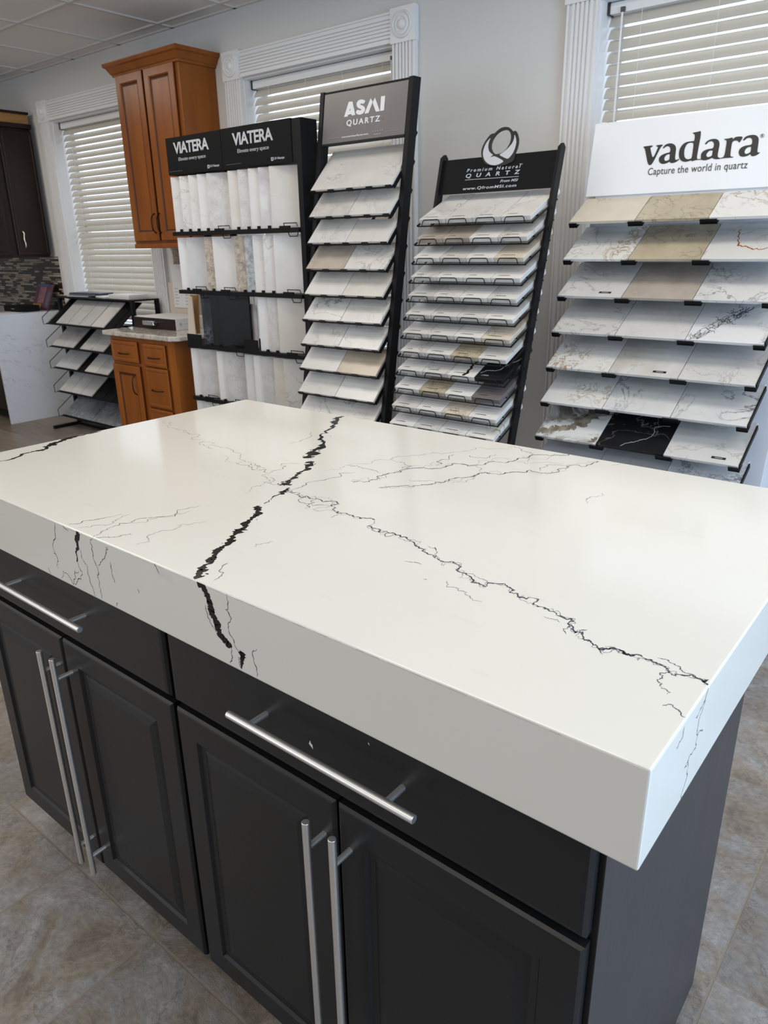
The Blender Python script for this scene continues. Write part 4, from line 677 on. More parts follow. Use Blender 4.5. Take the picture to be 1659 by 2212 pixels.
def tile_mesh(w_, d, t, look):
    k = (w_, d, t, look)
    if k not in tile_cache:
        o = MB().box(0, w_, 0, d, -t, 0).build('sample_tile', STONES[look])
        bm = bmesh.new(); bm.from_mesh(o.data); bmesh.ops.bevel(bm, geom=list(bm.edges), offset=min(.0012, t*.2), segments=1, affect='EDGES'); bm.to_mesh(o.data); bm.free()
        tile_cache[k] = o.data; bpy.data.objects.remove(o)
    return tile_cache[k]
def place_tile(w_, d, t, look, loc, rot, label, group):
    o = bpy.data.objects.new('sample_tile', tile_mesh(w_, d, t, look)); col.objects.link(o)
    o.location = loc; o.rotation_euler = rot
    return tag(o, label, 'sample tile', group)
# printed name strip shared by the small tiles
def strip_mesh(ln, black=True):
    b = MB(); b.prism([(0, -.003), (.0025, -.0005), (.006, .003), (.005, -.001), (.007, -.003)], .0002)
    n = int(ln/.0052)
    for i in range(n): b.box(.009+i*.0052, .009+i*.0052+.0043, -.0021, .0021, 0, .0002)
    o = b.build('name_print', M_INK); m_ = o.data; bpy.data.objects.remove(o); return m_
STRIPS = [strip_mesh(l) for l in (.028, .038, .050, .058)]

# ------------------------------------------------------------------ rack with looped emblem sign (12 rows x 4)
RX0, RX1 = -2.060, -1.512
def rowQ(i): return 2.786-.0208*i, 1.543-.0785*i
yp = lambda z: 2.985-.265*(1.79-z)
qr = thing('slanted_sample_rack', 'slanted black metal tile rack with looped emblem on its black sign', 'rack', (-1.786, 2.75, 0))
OQ = Vector((-1.786, 2.75, 0))
def qpart(bm, name, m, bevel=0, smooth=False, parent=None):
    o = bm.build(name, m, parent or qr, bevel, smooth); o.data.transform(Matrix.Translation(-OQ)); return o
for x0 in (-2.078, -1.506):
    b = MB(); b.prism([(yp(0)-.014, 0), (yp(0)+.034, 0), (yp(1.80)+.026, 1.80), (yp(1.805)+.008, 1.815), (yp(1.80)-.016, 1.80)], .014, mapf=lambda a, z, h: (x0+h, a, z))
    for i in range(12):
        y, z = rowQ(i); zz = z+.03
        b.cyl((x0-.004, yp(zz), zz), (1, 0, 0), .008, .02, 10)
    qpart(b, 'side_post', M_BLACK)
    b = MB(); b.box(x0, x0+.014, yp(0)-.02, 3.30, 0, .025); b.prism([(3.27, 0), (3.30, 0), (yp(.60)+.03, .60), (yp(.60), .60)], .012, mapf=lambda a, z, h: (x0+h, a, z))
    qpart(b, 'rear_brace', M_BLACK)
for i in range(12):
    y, z = rowQ(i); s = math.tan(math.radians(24))
    b = MB()
    b.tube([(RX0, y+.06, z-.026+.06*s), (RX1, y+.06, z-.026+.06*s)], .004, 6)
    b.tube([(RX0, y+.17, z-.026+.17*s), (RX1, y+.17, z-.026+.17*s)], .004, 6)
    for s_ in (-2.069, -1.503): b.tube([(s_, y+.0, z-.026), (s_, y+.20, z-.026+.20*s)], .004, 6)
    b.tube([(-2.069, y+.004, z-.028), (-1.503, y+.004, z-.028)], .003, 6)
    sh = qpart(b, 'wire_shelf', M_BLACK, 0, True)
    for j in range(4):
        xa = RX0+.137*j+.022; xb = xa+.092
        q = [(xa-.003, y+.02, z-.030), (xa-.002, y-.006, z-.026), (xa+.004, y-.006, z-.008), (xa+.010, y-.006, z-.003), (xb-.010, y-.006, z-.003), (xb-.004, y-.006, z-.008), (xb+.002, y-.006, z-.026), (xb+.003, y+.02, z-.030)]
        qpart(MB().tube(q, .0022, 6), 'wire_clip', M_BLACK, 0, True, sh)
FQ = board_frame((0, 2.985, 1.79), (0, .265, 1), 0.004)
FQ2 = Matrix.Translation(-OQ) @ FQ
sgn = MB(); upq = Vector((0, .265, 1)).normalized()
b = MB()
o_ = Vector((0, 2.985, 1.79)); nq = Vector((1, 0, 0)).cross(upq)
def qpt(x, t, d=0): return tuple(Vector((x, 0, 0))+o_+upq*t+nq*d)
vs = [qpt(-2.066, -.147, .002), qpt(-1.506, -.147, .002), qpt(-1.506, 0, .002), qpt(-2.066, 0, .002), qpt(-2.066, -.147, -.002), qpt(-1.506, -.147, -.002), qpt(-1.506, 0, -.002), qpt(-2.066, 0, -.002)]
b.add(vs, [(0,1,2,3),(7,6,5,4),(0,4,5,1),(2,6,7,3),(1,5,6,2),(0,3,7,4)])
sgnb = qpart(b, 'sign_board', M_BLACKSIGN)
T = lambda P: [tuple(p) for p in P]
flat_shape('emblem', [T(DATA['q_out']), T(DATA['q_hole'])], M_INK, sgnb, FQ2, .003, 2)
M_PEARL = mat('pearl_print', (0.50, 0.51, 0.54), 0.4)
FQ3 = Matrix.Translation(-OQ) @ board_frame((0, 2.985, 1.79), (0, .265, 1), 0.0075)
flat_shape('emblem_petal', [T(DATA['q_left'])], M_PEARL, sgnb, FQ3, .0006, 2)
flat_shape('emblem_petal', [T(DATA['q_right'])], M_PEARL, sgnb, FQ3, .0006, 1)
text('Premium Natural', (-1.933, -1.668, -.0595, -.0455), M_PEARL, sgnb, FQ2, .008, 1.5, .2)
text('QUARTZ', (-1.934, -1.667, -.0862, -.0665), M_PEARL, sgnb, FQ2, .015, 2.4, .12)
flat_shape('rule', [[(-1.935, -.0925), (-1.670, -.0945), (-1.670, -.0925), (-1.935, -.0905)]], M_LGREY, sgnb, FQ2, .0006, 0)
text('From MSI', (-1.755, -1.670, -.1125, -.1015), M_PEARL, sgnb, FQ2, .005, 1.0, .25)
text('www.QfromMSI.com', (-1.940, -1.674, -.1365, -.1225), M_PEARL, sgnb, FQ2, .01, 1.15, .15)
text('TM', (-1.676, -1.662, -.047, -.0427), M_PEARL, sgnb, FQ2)
QL = ['faint_vein faint_vein grey_vein faint_vein', 'taupe taupe plain_white faint_vein', 'plain_white faint_vein plain_white cream', 'faint_vein plain_white plain_white plain_white',
      'grey_mottle faint_vein plain_white grey_vein', 'faint_vein faint_vein faint_vein gold_vein', 'faint_vein faint_vein plain_white cream', 'faint_vein grey_vein beige faint_vein',
      'grey_vein faint_vein plain_white black', 'plain_white beige plain_white dark_grey', 'faint_vein plain_white cream plain_white', 'plain_white grey_vein grey_vein gold_vein']
POS4 = ['leftmost', 'second from left', 'third from left', 'rightmost']
rng = random.Random(3)
for i, row in enumerate(QL):
    y, z = rowQ(i)
    for j, lk in enumerate(row.split()):
        look = 'black-cracked white' if (i, j) == (8, 2) else LOOK[lk]
        o = place_tile(.1345, .262, .020, lk, (RX0+.137*j+.001, y+rng.uniform(-.002, .002), z), (math.radians(24+rng.uniform(-.4, .4)), 0, rng.uniform(-.008, .008)),
                       '%s tile, %s in the %s row of the emblem-sign rack' % (look, POS4[j], ORD[i]), 'small tiles on the emblem-sign rack')
        s = bpy.data.objects.new('name_print', STRIPS[rng.randrange(4)]); col.objects.link(s); s.parent = o; s.location = (.022, .022, .0001)
        if lk in ('black',): s.data = s.data.copy(); s.data.materials[0] = M_LGREY
        if (i, j) == (8, 2):
            v_ = MB(); rr = random.Random(5)
            Q = fract([(.075, .004, .012), (.082, .04, .014), (.080, .08, .010), (.085, .12, .010), (.078, .2, .010)], 3, .12, rr)
            ribbon(v_, Q, lambda a, b_: (a, b_, .0002), 0, rr, lambda p, t: p[2], .4); v_.build('black_crack', M_INK, o)
        if (i, j) == (8, 3):
            v_ = MB(); rr = random.Random(6)
            Q = fract([(.01, .035, .003), (.04, .06, .003), (.09, .09, .004), (.13, .20, .003)], 3, .12, rr)
            ribbon(v_, Q, lambda a, b_: (a, b_, .0002), 0, rr, lambda p, t: p[2], .4); v_.build('pale_vein', M_PAPER, o)
# loose tail ends of samples stand out behind the posts naturally

# ------------------------------------------------------------------ tall rack with grey sign
AX0, AX1 = -2.748, -2.236
def rowA(i): return 2.820-.0197*i, 1.698-.1206*i
ya = lambda z: 2.950-.161*(2.13-z)
OA = Vector((-2.49, 2.80, 0))
ar = thing('tall_sample_rack', 'tall black leaning tile rack topped by a grey sign', 'rack', OA)
def apart(bm, name, m, bevel=0, smooth=False, parent=None):
    o = bm.build(name, m, parent or ar, bevel, smooth); o.data.transform(Matrix.Translation(-OA)); return o
for side, x0 in ((0, -2.7785), (1, -2.236)):
    b = MB(); b.prism([(ya(0), 0), (ya(0)+.055, 0), (ya(2.14)+.055, 2.14), (ya(2.14), 2.14)], .026, mapf=lambda a, z, h: (x0+h, a, z))
    for i in range(12):
        z = 1.93-.1206*i
        b.prism([(ya(z)+.055, z), (ya(z)+.055, z-.03), (ya(z)+.068, z-.012)], .020, mapf=lambda a, q, h: (x0+.003+h, a, q))
    apart(b, 'side_post', M_BLACK, .0015)
apart(MB().box(-2.7785, -2.21, ya(0)-.02, 3.25, 0, .03), 'base', M_BLACK)
apart(MB().box(-2.746, -2.236, ya(2.13)+.002, ya(2.13)+.05, 2.118, 2.136), 'top_rail', M_BLACK)
FA = board_frame((0, 2.95, 2.13), (0, .161, 1), 0.0012); FA2 = Matrix.Translation(-OA) @ FA
upa = Vector((0, .161, 1)).normalized(); na = Vector((1, 0, 0)).cross(upa); oa_ = Vector((0, 2.95, 2.13))
def apt(x, t, d=0): return tuple(Vector((x, 0, 0))+oa_+upa*t+na*d)
def slantbox(fn, x0, x1, t0, t1, d0, d1):
    vs = [fn(x0, t0, d1), fn(x1, t0, d1), fn(x1, t1, d1), fn(x0, t1, d1), fn(x0, t0, d0), fn(x1, t0, d0), fn(x1, t1, d0), fn(x0, t1, d0)]
    return MB().add(vs, [(0,1,2,3),(7,6,5,4),(0,4,5,1),(2,6,7,3),(1,5,6,2),(0,3,7,4)])
sb = apart(slantbox(apt, -2.745, -2.237, -.226, -.004, -.010, 0), 'sign_board', M_GREY)
apart(slantbox(apt, -2.746, -2.236, -.236, -.226, -.012, .002), 'sign_lip', M_BLACK)
AL = [T(P) for P in DATA['asmi']]
flat_shape('logo_letter', [AL[0], AL[1]], M_WHITE, sb, FA2, .0006, 0)
flat_shape('logo_letter', [AL[2]], M_WHITE, sb, FA2, .0006, 2)
for P in AL[3:]: flat_shape('logo_letter', [P], M_WHITE, sb, FA2, .0006, 0)
text('QUARTZ', (-2.591, -2.385, -.162, -.132), M_WHITE, sb, FA2, .02, 1.35)
text('www.asmisurfaces.com', (-2.618, -2.4505, -.2078, -.2000), M_WHITE, sb, FA2, .01)
for q in range(5):
    cxq = -2.4195+q*.0134
    star = [(cxq+(.0040 if k % 2 == 0 else .0017)*math.sin(k*math.pi/5), -.1966+(.0040 if k % 2 == 0 else .0017)*math.cos(k*math.pi/5)) for k in range(10)]
    flat_shape('star', [star], M_LGREY, sb, FA2, .0005, 0)
flat_shape('small_print', [[(-2.4155+k*.006, -.2120+0) if e_ == 0 else ((-2.4155+k*.006+.0048, -.2120) if e_ == 1 else ((-2.4155+k*.006+.0048, -.2090) if e_ == 2 else (-2.4155+k*.006, -.2090))) for e_ in range(4)] for k in range(7)], M_LGREY, sb, FA2, .0005, 0)
flat_shape('rule', [[(-2.709, -.2035), (-2.627, -.2045), (-2.627, -.2035), (-2.709, -.2025)]], M_LGREY, sb, FA2, .0005, 0)
flat_shape('rule', [[(-2.353, -.2035), (-2.271, -.2063), (-2.271, -.2053), (-2.353, -.2025)]], M_LGREY, sb, FA2, .0005, 0)
for cx_ in (-2.606, -2.370): flat_shape('dot', [[(cx_+.003*math.cos(k), -.148+.003*math.sin(k)) for k in [i*math.pi/4 for i in range(8)]]], M_RED, sb, FA2, .0005, 0)
ANG_A = math.radians(46)
AW = (AX1-AX0-.006)
ALK = ['faint_vein', 'grey_mottle grey_vein', 'grey_vein faint_vein', 'taupe faint_vein', 'faint_vein warm_white', 'grey_vein faint_vein', 'faint_vein grey_vein', 'faint_vein sand', 'faint_vein plain_white', 'faint_vein', 'plain_white plain_white']
for i, row in enumerate(ALK):
    y, z = rowA(i); lk = row.split(); n = len(lk)
    dep = .255 if i == 0 else (.24 if i in (9,) else .16)
    # shelf tray: side flange, front hooks
    b = MB(); ca, sa = math.cos(ANG_A), math.sin(ANG_A); t = .012
    def ap(x, u, v): return (x, y+u*ca+v*(-sa), z+u*sa+v*ca)
    def abox(x0, x1, u0, u1, v0, v1, b=b):
        vs = [ap(x, u, v) for x in (x0, x1) for u in (u0, u1) for v in (v0, v1)]
        b.add(vs, [(0,1,3,2),(4,6,7,5),(0,4,5,1),(2,3,7,6),(0,2,6,4),(1,5,7,3)])
    abox(AX0-.004, AX1+.002, -.004, .012, -t-.006, -t-.001)
    abox(AX1-.004, AX1, .002, min(dep, .2), -t-.016, -t+.002)
    abox(AX0-.004, AX0, .002, min(dep, .2), -t-.016, -t+.002)
    for fx in (0.0, .235, .47, .705, .93):
        xh = AX0-.004+fx*(AX1-AX0); abox(xh, xh+.036, -.006, -.002, -t-.006, -.001)
    for fx in (.62, .82): abox(AX0+fx*(AX1-AX0), AX0+fx*(AX1-AX0)+.014, .01, .20, -t-.012, -t-.006)
    apart(b, 'tile_shelf', M_BLACK)
    for j, l_ in enumerate(lk):
        wj = AW/n-.002
        where = 'full-width' if n == 1 else ('left' if j == 0 else 'right')
        nm = '%s tile, %s in the %s row of the grey-sign rack' % (LOOK[l_], where, ORD[i])
        if i == 0: nm = 'large faintly veined tile filling the top row under the grey sign'
        dd = dep if not (n == 2 and (i, j) in ((2, 1), (6, 1))) else .138
        place_tile(round(wj, 4), dd, t, l_, (AX0+.001+j*(AW/n+.002), y, z), (ANG_A, 0, 0), nm, 'tiles on the grey-sign rack')

# ------------------------------------------------------------------ wide white display (3 per row)
VX0, VX1 = -1.465, -0.629
def rowV(i): return 3.031-.0327*i, 1.519-.1447*i
OV = Vector((-1.047, 3.1, 0))
vr = thing('wide_sample_display', 'wide white slanted display stand with large white lettered header', 'display stand', OV)
def vpart(bm, name, m, bevel=0, smooth=False, parent=None):
    o = bm.build(name, m, parent or vr, bevel, smooth); o.data.transform(Matrix.Translation(-OV)); return o
yv = lambda z: 3.308-.215*(1.9-z)
vpart(MB().prism([(yv(0), 0), (3.44, 0), (3.44, 1.62), (yv(1.62), 1.62)], VX1-VX0+.044, mapf=lambda a, z, h: (VX0+.006+h, a, z)), 'body', M_WHITEMEL, .002)
pv = Vector((0, 3.22, 1.90)); upv = Vector((0, .044, .267)).normalized(); nv = Vector((1, 0, 0)).cross(upv)
def vpt(x, t, d=0): return tuple(Vector((x, 0, 0))+pv+upv*t+nv*d)
vs_ = vpart(slantbox(vpt, VX0, VX1+.05, -.284, 0, -.010, 0), 'header_sign', M_SIGNW, .001)
vpart(slantbox(vpt, VX0+.04, VX1-.02, -.40, -.05, -.055, -.010), 'header_back', M_WHITEMEL)
FV = Matrix.Translation(-OV) @ board_frame((0, 3.22, 1.90), (0, .044, .267), 0.0012)
W_ = [T(P) for P in DATA['word']]
for grp in ([0], [1, 2], [3, 4], [5, 6], [7], [8, 9]):
    flat_shape('logo_letter', [W_[k_] for k_ in grp], M_INK, vs_, FV, .0007, 2)
text('Capture the world in quartz', (-1.210, -.8365, -.2235, -.1885), M_DGREY, vs_, FV, .0, 1.05)
ring = [(-.8037+.0067*math.cos(k*.35), -.1065+.0067*math.sin(k*.35)) for k in range(18)]
ring2 = [(-.8037+.0059*math.cos(k*.35), -.1065+.0059*math.sin(k*.35)) for k in range(18)]
flat_shape('registered_mark', [ring, ring2], M_DGREY, vs_, FV, .0005, 0)
text('R', (-.8062, -.8010, -.1105, -.1025), M_DGREY, vs_, FV)
VL = ['cream beige gold_vein', 'gold_vein beige rust_crack', 'faint_vein taupe grey_vein', 'faint_vein faint_vein navy_net', 'gold_vein beige_band faint_vein', 'gold_vein grey_vein grey_vein', 'bold_brown black faint_vein', 'marble_grey marble_grey navy_net', 'faint_vein marble_grey faint_vein']
ANG_V = math.radians(31); VW = (VX1-VX0)/3
STICK = {(2, 0), (4, 1), (6, 2)}
for i, row in enumerate(VL):
    y, z = rowV(i); ca, sa = math.cos(ANG_V), math.sin(ANG_V); t = .013
    b = MB()
    def vp3(x, u, v): return (x, y+u*ca+v*(-sa), z+u*sa+v*ca)
    def vbox(x0, x1, u0, u1, v0, v1, b=b):
        vs = [vp3(x, u, v) for x in (x0, x1) for u in (u0, u1) for v in (v0, v1)]
        b.add(vs, [(0,1,3,2),(4,6,7,5),(0,4,5,1),(2,3,7,6),(0,2,6,4),(1,5,7,3)])
    vbox(VX0, VX1, .02, .228, -t-.006, -t-.002)
    vbox(VX1, VX1+.004, .004, .228, -t-.006, .002)
    for c0, c1 in ((VX0+.0, VX0+.034), (VX0+VW-.028, VX0+VW+.030), (VX0+2*VW-.030, VX0+2*VW+.032), (VX1-.036, VX1+.004)):
        vbox(c0, c1, -.006, .03, -t-.012, -t-.002); vbox(c0, c1, -.006, -.002, -t-.012, -.006)
    vpart(b, 'tile_shelf', M_BLACK)
    for j, lk in enumerate(row.split()):
        look = LOOK[lk]
        if (i, j) == (1, 2): look = 'rust-orange cracked white'
        if (i, j) in STICK: look += ' stickered'
        o = place_tile(round(VW-.0022, 4), .244, t, lk, (VX0+VW*j+.0011, y, z), (ANG_V, 0, 0), '%s tile, %s in the %s row of the wide white display' % (look, ('left', 'centre', 'right')[j], ORD[i]), 'tiles on the wide white display')
        if (i, j) in STICK:
            sx, sy = (VW*.62, .022)
            st = MB().box(sx, sx+.052, sy, sy+.012, 0, .0003).build('sticker', M_INK, o)
            MB().box(sx+.012, sx+.040, sy+.0045, sy+.0075, .0003, .0005).build('sticker_print', M_LGREY, o)
        if (i, j) == (6, 0):
            v_ = MB(); rr = random.Random(21)
            for Q in ([(.004, .012, .022), (.06, .045, .034), (.12, .07, .030), (.155, .11, .050), (.20, .17, .060), (.26, .235, .045)], [(.03, .10, .010), (.09, .125, .022), (.15, .15, .030), (.22, .20, .03)], [(.24, .004, .010), (.262, .02, .026), (.272, .035, .01)]):
                Q = fract(Q, 3, .12, rr); ribbon(v_, Q, lambda a, b_: (min(max(a, .002), .274), min(max(b_, .002), .24), .0002), 0, rr, lambda p, t: p[2], .7)
            v_.build('brown_vein', STONES['brown_vein'], o)
        if (i, j) == (3, 2):
            v_ = MB(); rr = random.Random(31)
            for q_ in range(70):
                t_ = rr.random(); cx_, cy_ = .03+.15*t_+rr.gauss(0, .016), .012+.215*t_+rr.gauss(0, .008)
                a_ = rr.uniform(0, 3.14) if rr.random() < .5 else rr.gauss(.95, .35); l_ = rr.uniform(.010, .030)
                Q = fract([(cx_-l_*math.cos(a_), cy_-l_*math.sin(a_), 0), (cx_+.003, cy_, 0), (cx_+l_*math.cos(a_), cy_+l_*math.sin(a_), 0)], 3, .22, rr)
                ribbon(v_, Q, lambda a, b_: (min(max(a, .002), .274), min(max(b_, .002), .242), .0002), 0, rr, lambda p, t: .0017, .7)
            v_.build('navy_veins', mat('navy_vein', (.05, .06, .09), .3), o)
        if (i, j) == (6, 1):
            v_ = MB(); rr = random.Random(22)
            Q = fract([(.10, .012, .0018), (.15, .05, .0026), (.20, .09, .0022), (.25, .16, .003)], 3, .12, rr)
            ribbon(v_, Q, lambda a, b_: (a, b_, .0002), 0, rr, lambda p, t: p[2], .5); v_.build('pale_vein', M_LGREY, o)
        if (i, j) == (1, 2):
            v_ = MB(); rr = random.Random(11)
            M_RUST = mat('rust_vein', (0.33, 0.10, 0.02), 0.3)
            for Q in ([(.085, .20, .003), (.088, .16, .004), (.10, .11, .004), (.105, .085, .007), (.14, .078, .005), (.20, .06, .004), (.27, .055, .004)],):
                Q = fract(Q, 3, .14, rr); ribbon(v_, Q, lambda a, b_: (a, b_, .0002), 0, rr, lambda p, t: p[2], .5)
            v_.build('rust_vein', M_RUST, o)

# ------------------------------------------------------------------ upright rack with twin black headers
HX = [-3.904, -3.4157, -2.881]
OH = Vector((-3.39, 2.90, 0)); YH = 2.84
hr_ = thing('upright_sample_rack', 'upright black plank rack with two black header signs', 'rack', OH)
def hpart(bm, name, m, bevel=0, smooth=False, parent=None):
    o = bm.build(name, m, parent or hr_, bevel, smooth); o.data.transform(Matrix.Translation(-OH)); return o
FH = Matrix.Translation(-OH) @ board_frame((0, YH, 0), (0, 0, 1), 0.0008)
vt = [((-3.833, -3.521, 1.9445, 2.004), (-3.797, -3.554, 1.902, 1.925), (-3.545, -3.445, 1.853, 1.868), (-3.893, -3.761, 1.8565)),
      ((-3.321, -3.012, 1.9445, 2.004), (-3.287, -3.046, 1.902, 1.926), (-3.034, -2.937, 1.853, 1.867), (-3.385, -3.251, 1.8575))]
for k_ in range(2):
    h = hpart(MB().box(HX[k_], HX[k_+1]-.003, YH, YH+.118, 1.838, 2.031+.002*k_), 'header_sign', M_BLACKSIGN, .0015)
    a, b2, c2, d2 = vt[k_]
    text('VIATERA', a, M_PEARL, h, FH, .022, .92)
    text('Elevate every space', b2, M_LGREY, h, FH, .0, .92)
    text('LX Hausys', (c2[0]+.020, c2[1], c2[2], c2[3]), M_PEARL, h, FH, .012)
    flat_shape('logo_mark', [[(c2[0], c2[2]-.001), (c2[0]+.015, c2[2]-.001), (c2[0]+.015, c2[3]+.001), (c2[0], c2[3]+.001)], [(c2[0]+.004, c2[2]+.003), (c2[0]+.011, c2[2]+.003), (c2[0]+.011, c2[3]-.003), (c2[0]+.004, c2[3]-.003)]], M_PEARL, h, FH, .0006, 0)
    flat_shape('small_print', [[(d2[0]+q*.011, d2[2]-.0015), (d2[0]+q*.011+.009, d2[2]-.0015), (d2[0]+q*.011+.009, d2[2]+.0015), (d2[0]+q*.011, d2[2]+.0015)] for q in range(11)], M_DGREY, h, FH, .0006, 0)
hpart(MB().box(-2.853, -2.820, YH+.002, YH+.122, 0, 1.838), 'side_upright', M_BLACK, .001)
hpart(MB().box(-2.881, -2.820, YH+.004, YH+.121, 1.838, 2.030), 'side_upright', M_BLACK, .001)
hpart(MB().box(-3.51, -3.485, YH+.085, YH+.118, 0, 1.838), 'centre_upright', M_BLACK)
hpart(MB().box(-3.74, -3.715, YH+.085, YH+.118, 0, 1.838), 'left_upright', M_BLACK)
hpart(MB().box(-3.88, -2.82, YH-.02, YH+.16, 0, .04), 'base', M_BLACK)
LV = [1.532, 1.203, .884, .556, .228]
for z in LV:
    xl = -3.912 if z > 1 else -3.885
    sh = hpart(MB().box(xl, -2.853, YH-.012, YH+.115, z-.022, z).box(xl+.02, -2.853, YH+.112, YH+.118, z-.022, z+.05), 'plank_shelf', M_BLACK, .0015)
GW = .202; GH = .297; GT = .017; th_ = math.radians(17)
ROWS = [
 (LV[0], [(-3.899, 'faint_vein'), (-3.818, 'faint_vein'), (-3.735, 'faint_vein'), (-3.655, 'grey_vein'), (-3.570, 'grey_mottle'), (-3.389, 'warm_white'), (-3.308, 'grey_mottle'), (-3.224, 'faint_vein'), (-3.145, 'lilac_vein'), (-3.062, 'warm_white')]),
 (LV[1], [(-3.894, 'plain_white'), (-3.811, 'marble_grey'), (-3.643, 'brown_granite'), (-3.571, 'faint_vein'), (-3.382, 'brown_granite'), (-3.295, 'blue_grey'), (-3.228, 'faint_vein'), (-3.145, 'faint_vein'), (-3.062, 'faint_vein')]),
 (LV[2], [(-3.729, 'black_figure'), (-3.641, 'black_plain'), (-3.558, 'black_plain'), (-3.220, 'plain_white'), (-3.140, 'grey_mottle'), (-3.062, 'warm_white')]),
 (LV[3], [(-3.877, 'plain_white'), (-3.794, 'grey_mottle'), (-3.627, 'plain_white'), (-3.556, 'grey_mottle'), (-3.369, 'faint_vein'), (-3.291, 'plain_white'), (-3.226, 'grey_mottle'), (-3.123, 'warm_white'), (-3.045, 'faint_vein')]),
 (LV[4], [(-3.870, 'plain_white'), (-3.790, 'faint_vein'), (-3.710, 'plain_white'), (-3.630, 'plain_white'), (-3.556, 'faint_vein'), (-3.369, 'faint_vein'), (-3.290, 'plain_white'), (-3.210, 'warm_white'), (-3.130, 'faint_vein'), (-3.055, 'faint_vein')])]
plank_cache = {}
def plank(lk):
    if lk not in plank_cache:
        o = MB().box(0, GW, 0, GT, 0, GH).build('p', STONES[lk]); bm = bmesh.new(); bm.from_mesh(o.data); bmesh.ops.bevel(bm, geom=list(bm.edges), offset=.001, segments=1, affect='EDGES'); bm.to_mesh(o.data); bm.free()
        plank_cache[lk] = o.data; bpy.data.objects.remove(o)
    return plank_cache[lk]
NTH = ['first', 'second', 'third', 'fourth', 'fifth', 'sixth', 'seventh', 'eighth', 'ninth', 'tenth']
for ri, (z, L_) in enumerate(ROWS):
    for ci, (x, lk) in enumerate(L_):
        o = bpy.data.objects.new('sample_plank', plank(lk)); col.objects.link(o)
        # the last plank of each half is the one seen whole
        o.location = (x, YH+.004, z+.0005); o.rotation_euler = (0, 0, th_)
        w0 = '%s plank, %s from left on the %s shelf of the twin-header rack' % (LOOK[lk], NTH[ci], ORD[ri])
        tag(o, w0, 'sample plank', 'upright planks in the twin-header rack')
        nxt = L_[ci+1][0] if ci+1 < len(L_) else -2.86
        if ri < 4:
            full = (nxt-x) > .12 or ci+1 == len(L_)
            c = MB()
            if full:
                xe = min(x+.20, nxt if ci+1 < len(L_) else -2.857)
                c.tube([(xe-.10, YH-.004, z+.006), (xe-.10, YH-.010, z+.022), (xe-.005, YH-.010, z+.022), (xe-.005, YH-.004, z+.006)], .0025, 6)
                c.box(xe-.13, xe-.055, YH-.014, YH-.004, z-.004, z+.010)
                c.tube([(xe-.075, YH-.003, z-.022), (xe-.060, YH-.008, z-.042), (xe-.004, YH-.008, z-.042), (xe-.004, YH-.003, z-.022)], .0025, 6)
            else:
                c.box(nxt-.018, nxt-.002, YH-.012, YH-.001, z-.002, z+.014)
            hpart(c, 'plank_clip', M_BLACK)
# front lip of the third shelf where no plank stands, and boards seen through the gaps
hpart(MB().box(-3.875, -3.735, YH-.012, YH-.009, LV[2]-.002, LV[2]+.060).box(-3.345, -3.225, YH-.012, YH-.009, LV[2]-.002, LV[2]+.060), 'shelf_lip', M_BLACK)
def leaning(nm, lab, cat, m_, pts, x, y, z, t=.010):
    o = MB().prism(pts, t, mapf=lambda a, q, h: (a, h, q)).build(nm, m_); o.location = (x, y, z); return tag(o, lab, cat)
leaning('sample_board', 'tan board edge standing at the right end of the granite countertop', 'board', M_RAW, [(0, 0), (.030, 0), (.045, .24), (-.03, .24)], -4.050, 3.03, .9175)
leaning('sample_card', 'cream card standing just left of the black planks on the granite countertop', 'card', M_CREAMCARD, [(0, 0), (.075, 0), (.075, .23), (.035, .24)], -4.082, 2.99, .9175, .005)
leaning('sample_board', 'tan board edge in the gap right of the black planks', 'board', M_RAW, [(0, 0), (.045, 0), (.050, .25), (0, .25)], -3.475, 2.937, LV[2]+.0005)
leaning('sample_card', 'lilac-grey card in the gap right of the black planks', 'card', STONES['lilac_vein'], [(0, 0), (.11, 0), (.11, .24), (.045, .25)], -3.440, 2.927, LV[2]+.0005, .005)

# ================================================================== HONEY MAPLE CABINETS
CR = [(0, .004), (.004, 0), (.048, 0), (.055, .006), (.062, .010), (.070, .011)]
def arch_pull(c, half, out, vertical, parent, m=M_BRONZE, r=.0042):
    pts = []
    for k in range(9):
        t = -1+2*k/8; o_ = out*(1-t*t*t*t*.9) if abs(t) < 1 else 0
        o_ = out*(1-t**4)
        pts.append((c[0]+(0 if vertical else half*t), c[1]-o_-.001, c[2]+(half*t if vertical else 0)))
    return MB().tube(pts, r, 8).build('handle', m, parent, 0, True)
uw = thing('wall_cabinet', 'orange-brown two-door wall cabinet with crown moulding beside the middle window', 'cabinet', (-4.55, YW-.155, 1.4435))
def U(bm, name, m, parent=uw, bevel=0, smooth=False):
    o = bm.build(name, m, parent, bevel, smooth); o.data.transform(Matrix.Translation((4.55, -(YW-.155), -1.4435))); return o
UX0, UX1, UYF, UZ0, UZ1 = -4.895, -4.205, 3.215, 1.4435, 2.545
U(MB().box(UX0, UX1, UYF, YW-.001, UZ0, UZ1), 'body', M_MAPLE, bevel=.002)
U(MB().box(UX0+.002, UX1-.002, UYF-.012, UYF, UZ0, UZ0+.030), 'light_rail', M_MAPLE, bevel=.004)
for (a, c, hx) in ((-4.872, -4.574, -4.600), (-4.552, -4.240, -4.538)):
    d = U(MB().panel(a, c, 1.492, 2.517, UYF-.021, .020, CR, glaze=(0, 4, 5)), 'door', [M_MAPLE, M_MAPLED])
    hnd = arch_pull((hx+4.55, UYF-.021-(YW-.155), 1.603-1.4435), .063, .028, True, d)
cp = [(0, 0), (.012, 0), (.014, .012), (.022, .018), (.040, .050), (.052, .056), (.056, .072), (.056, .078), (0, .078)]
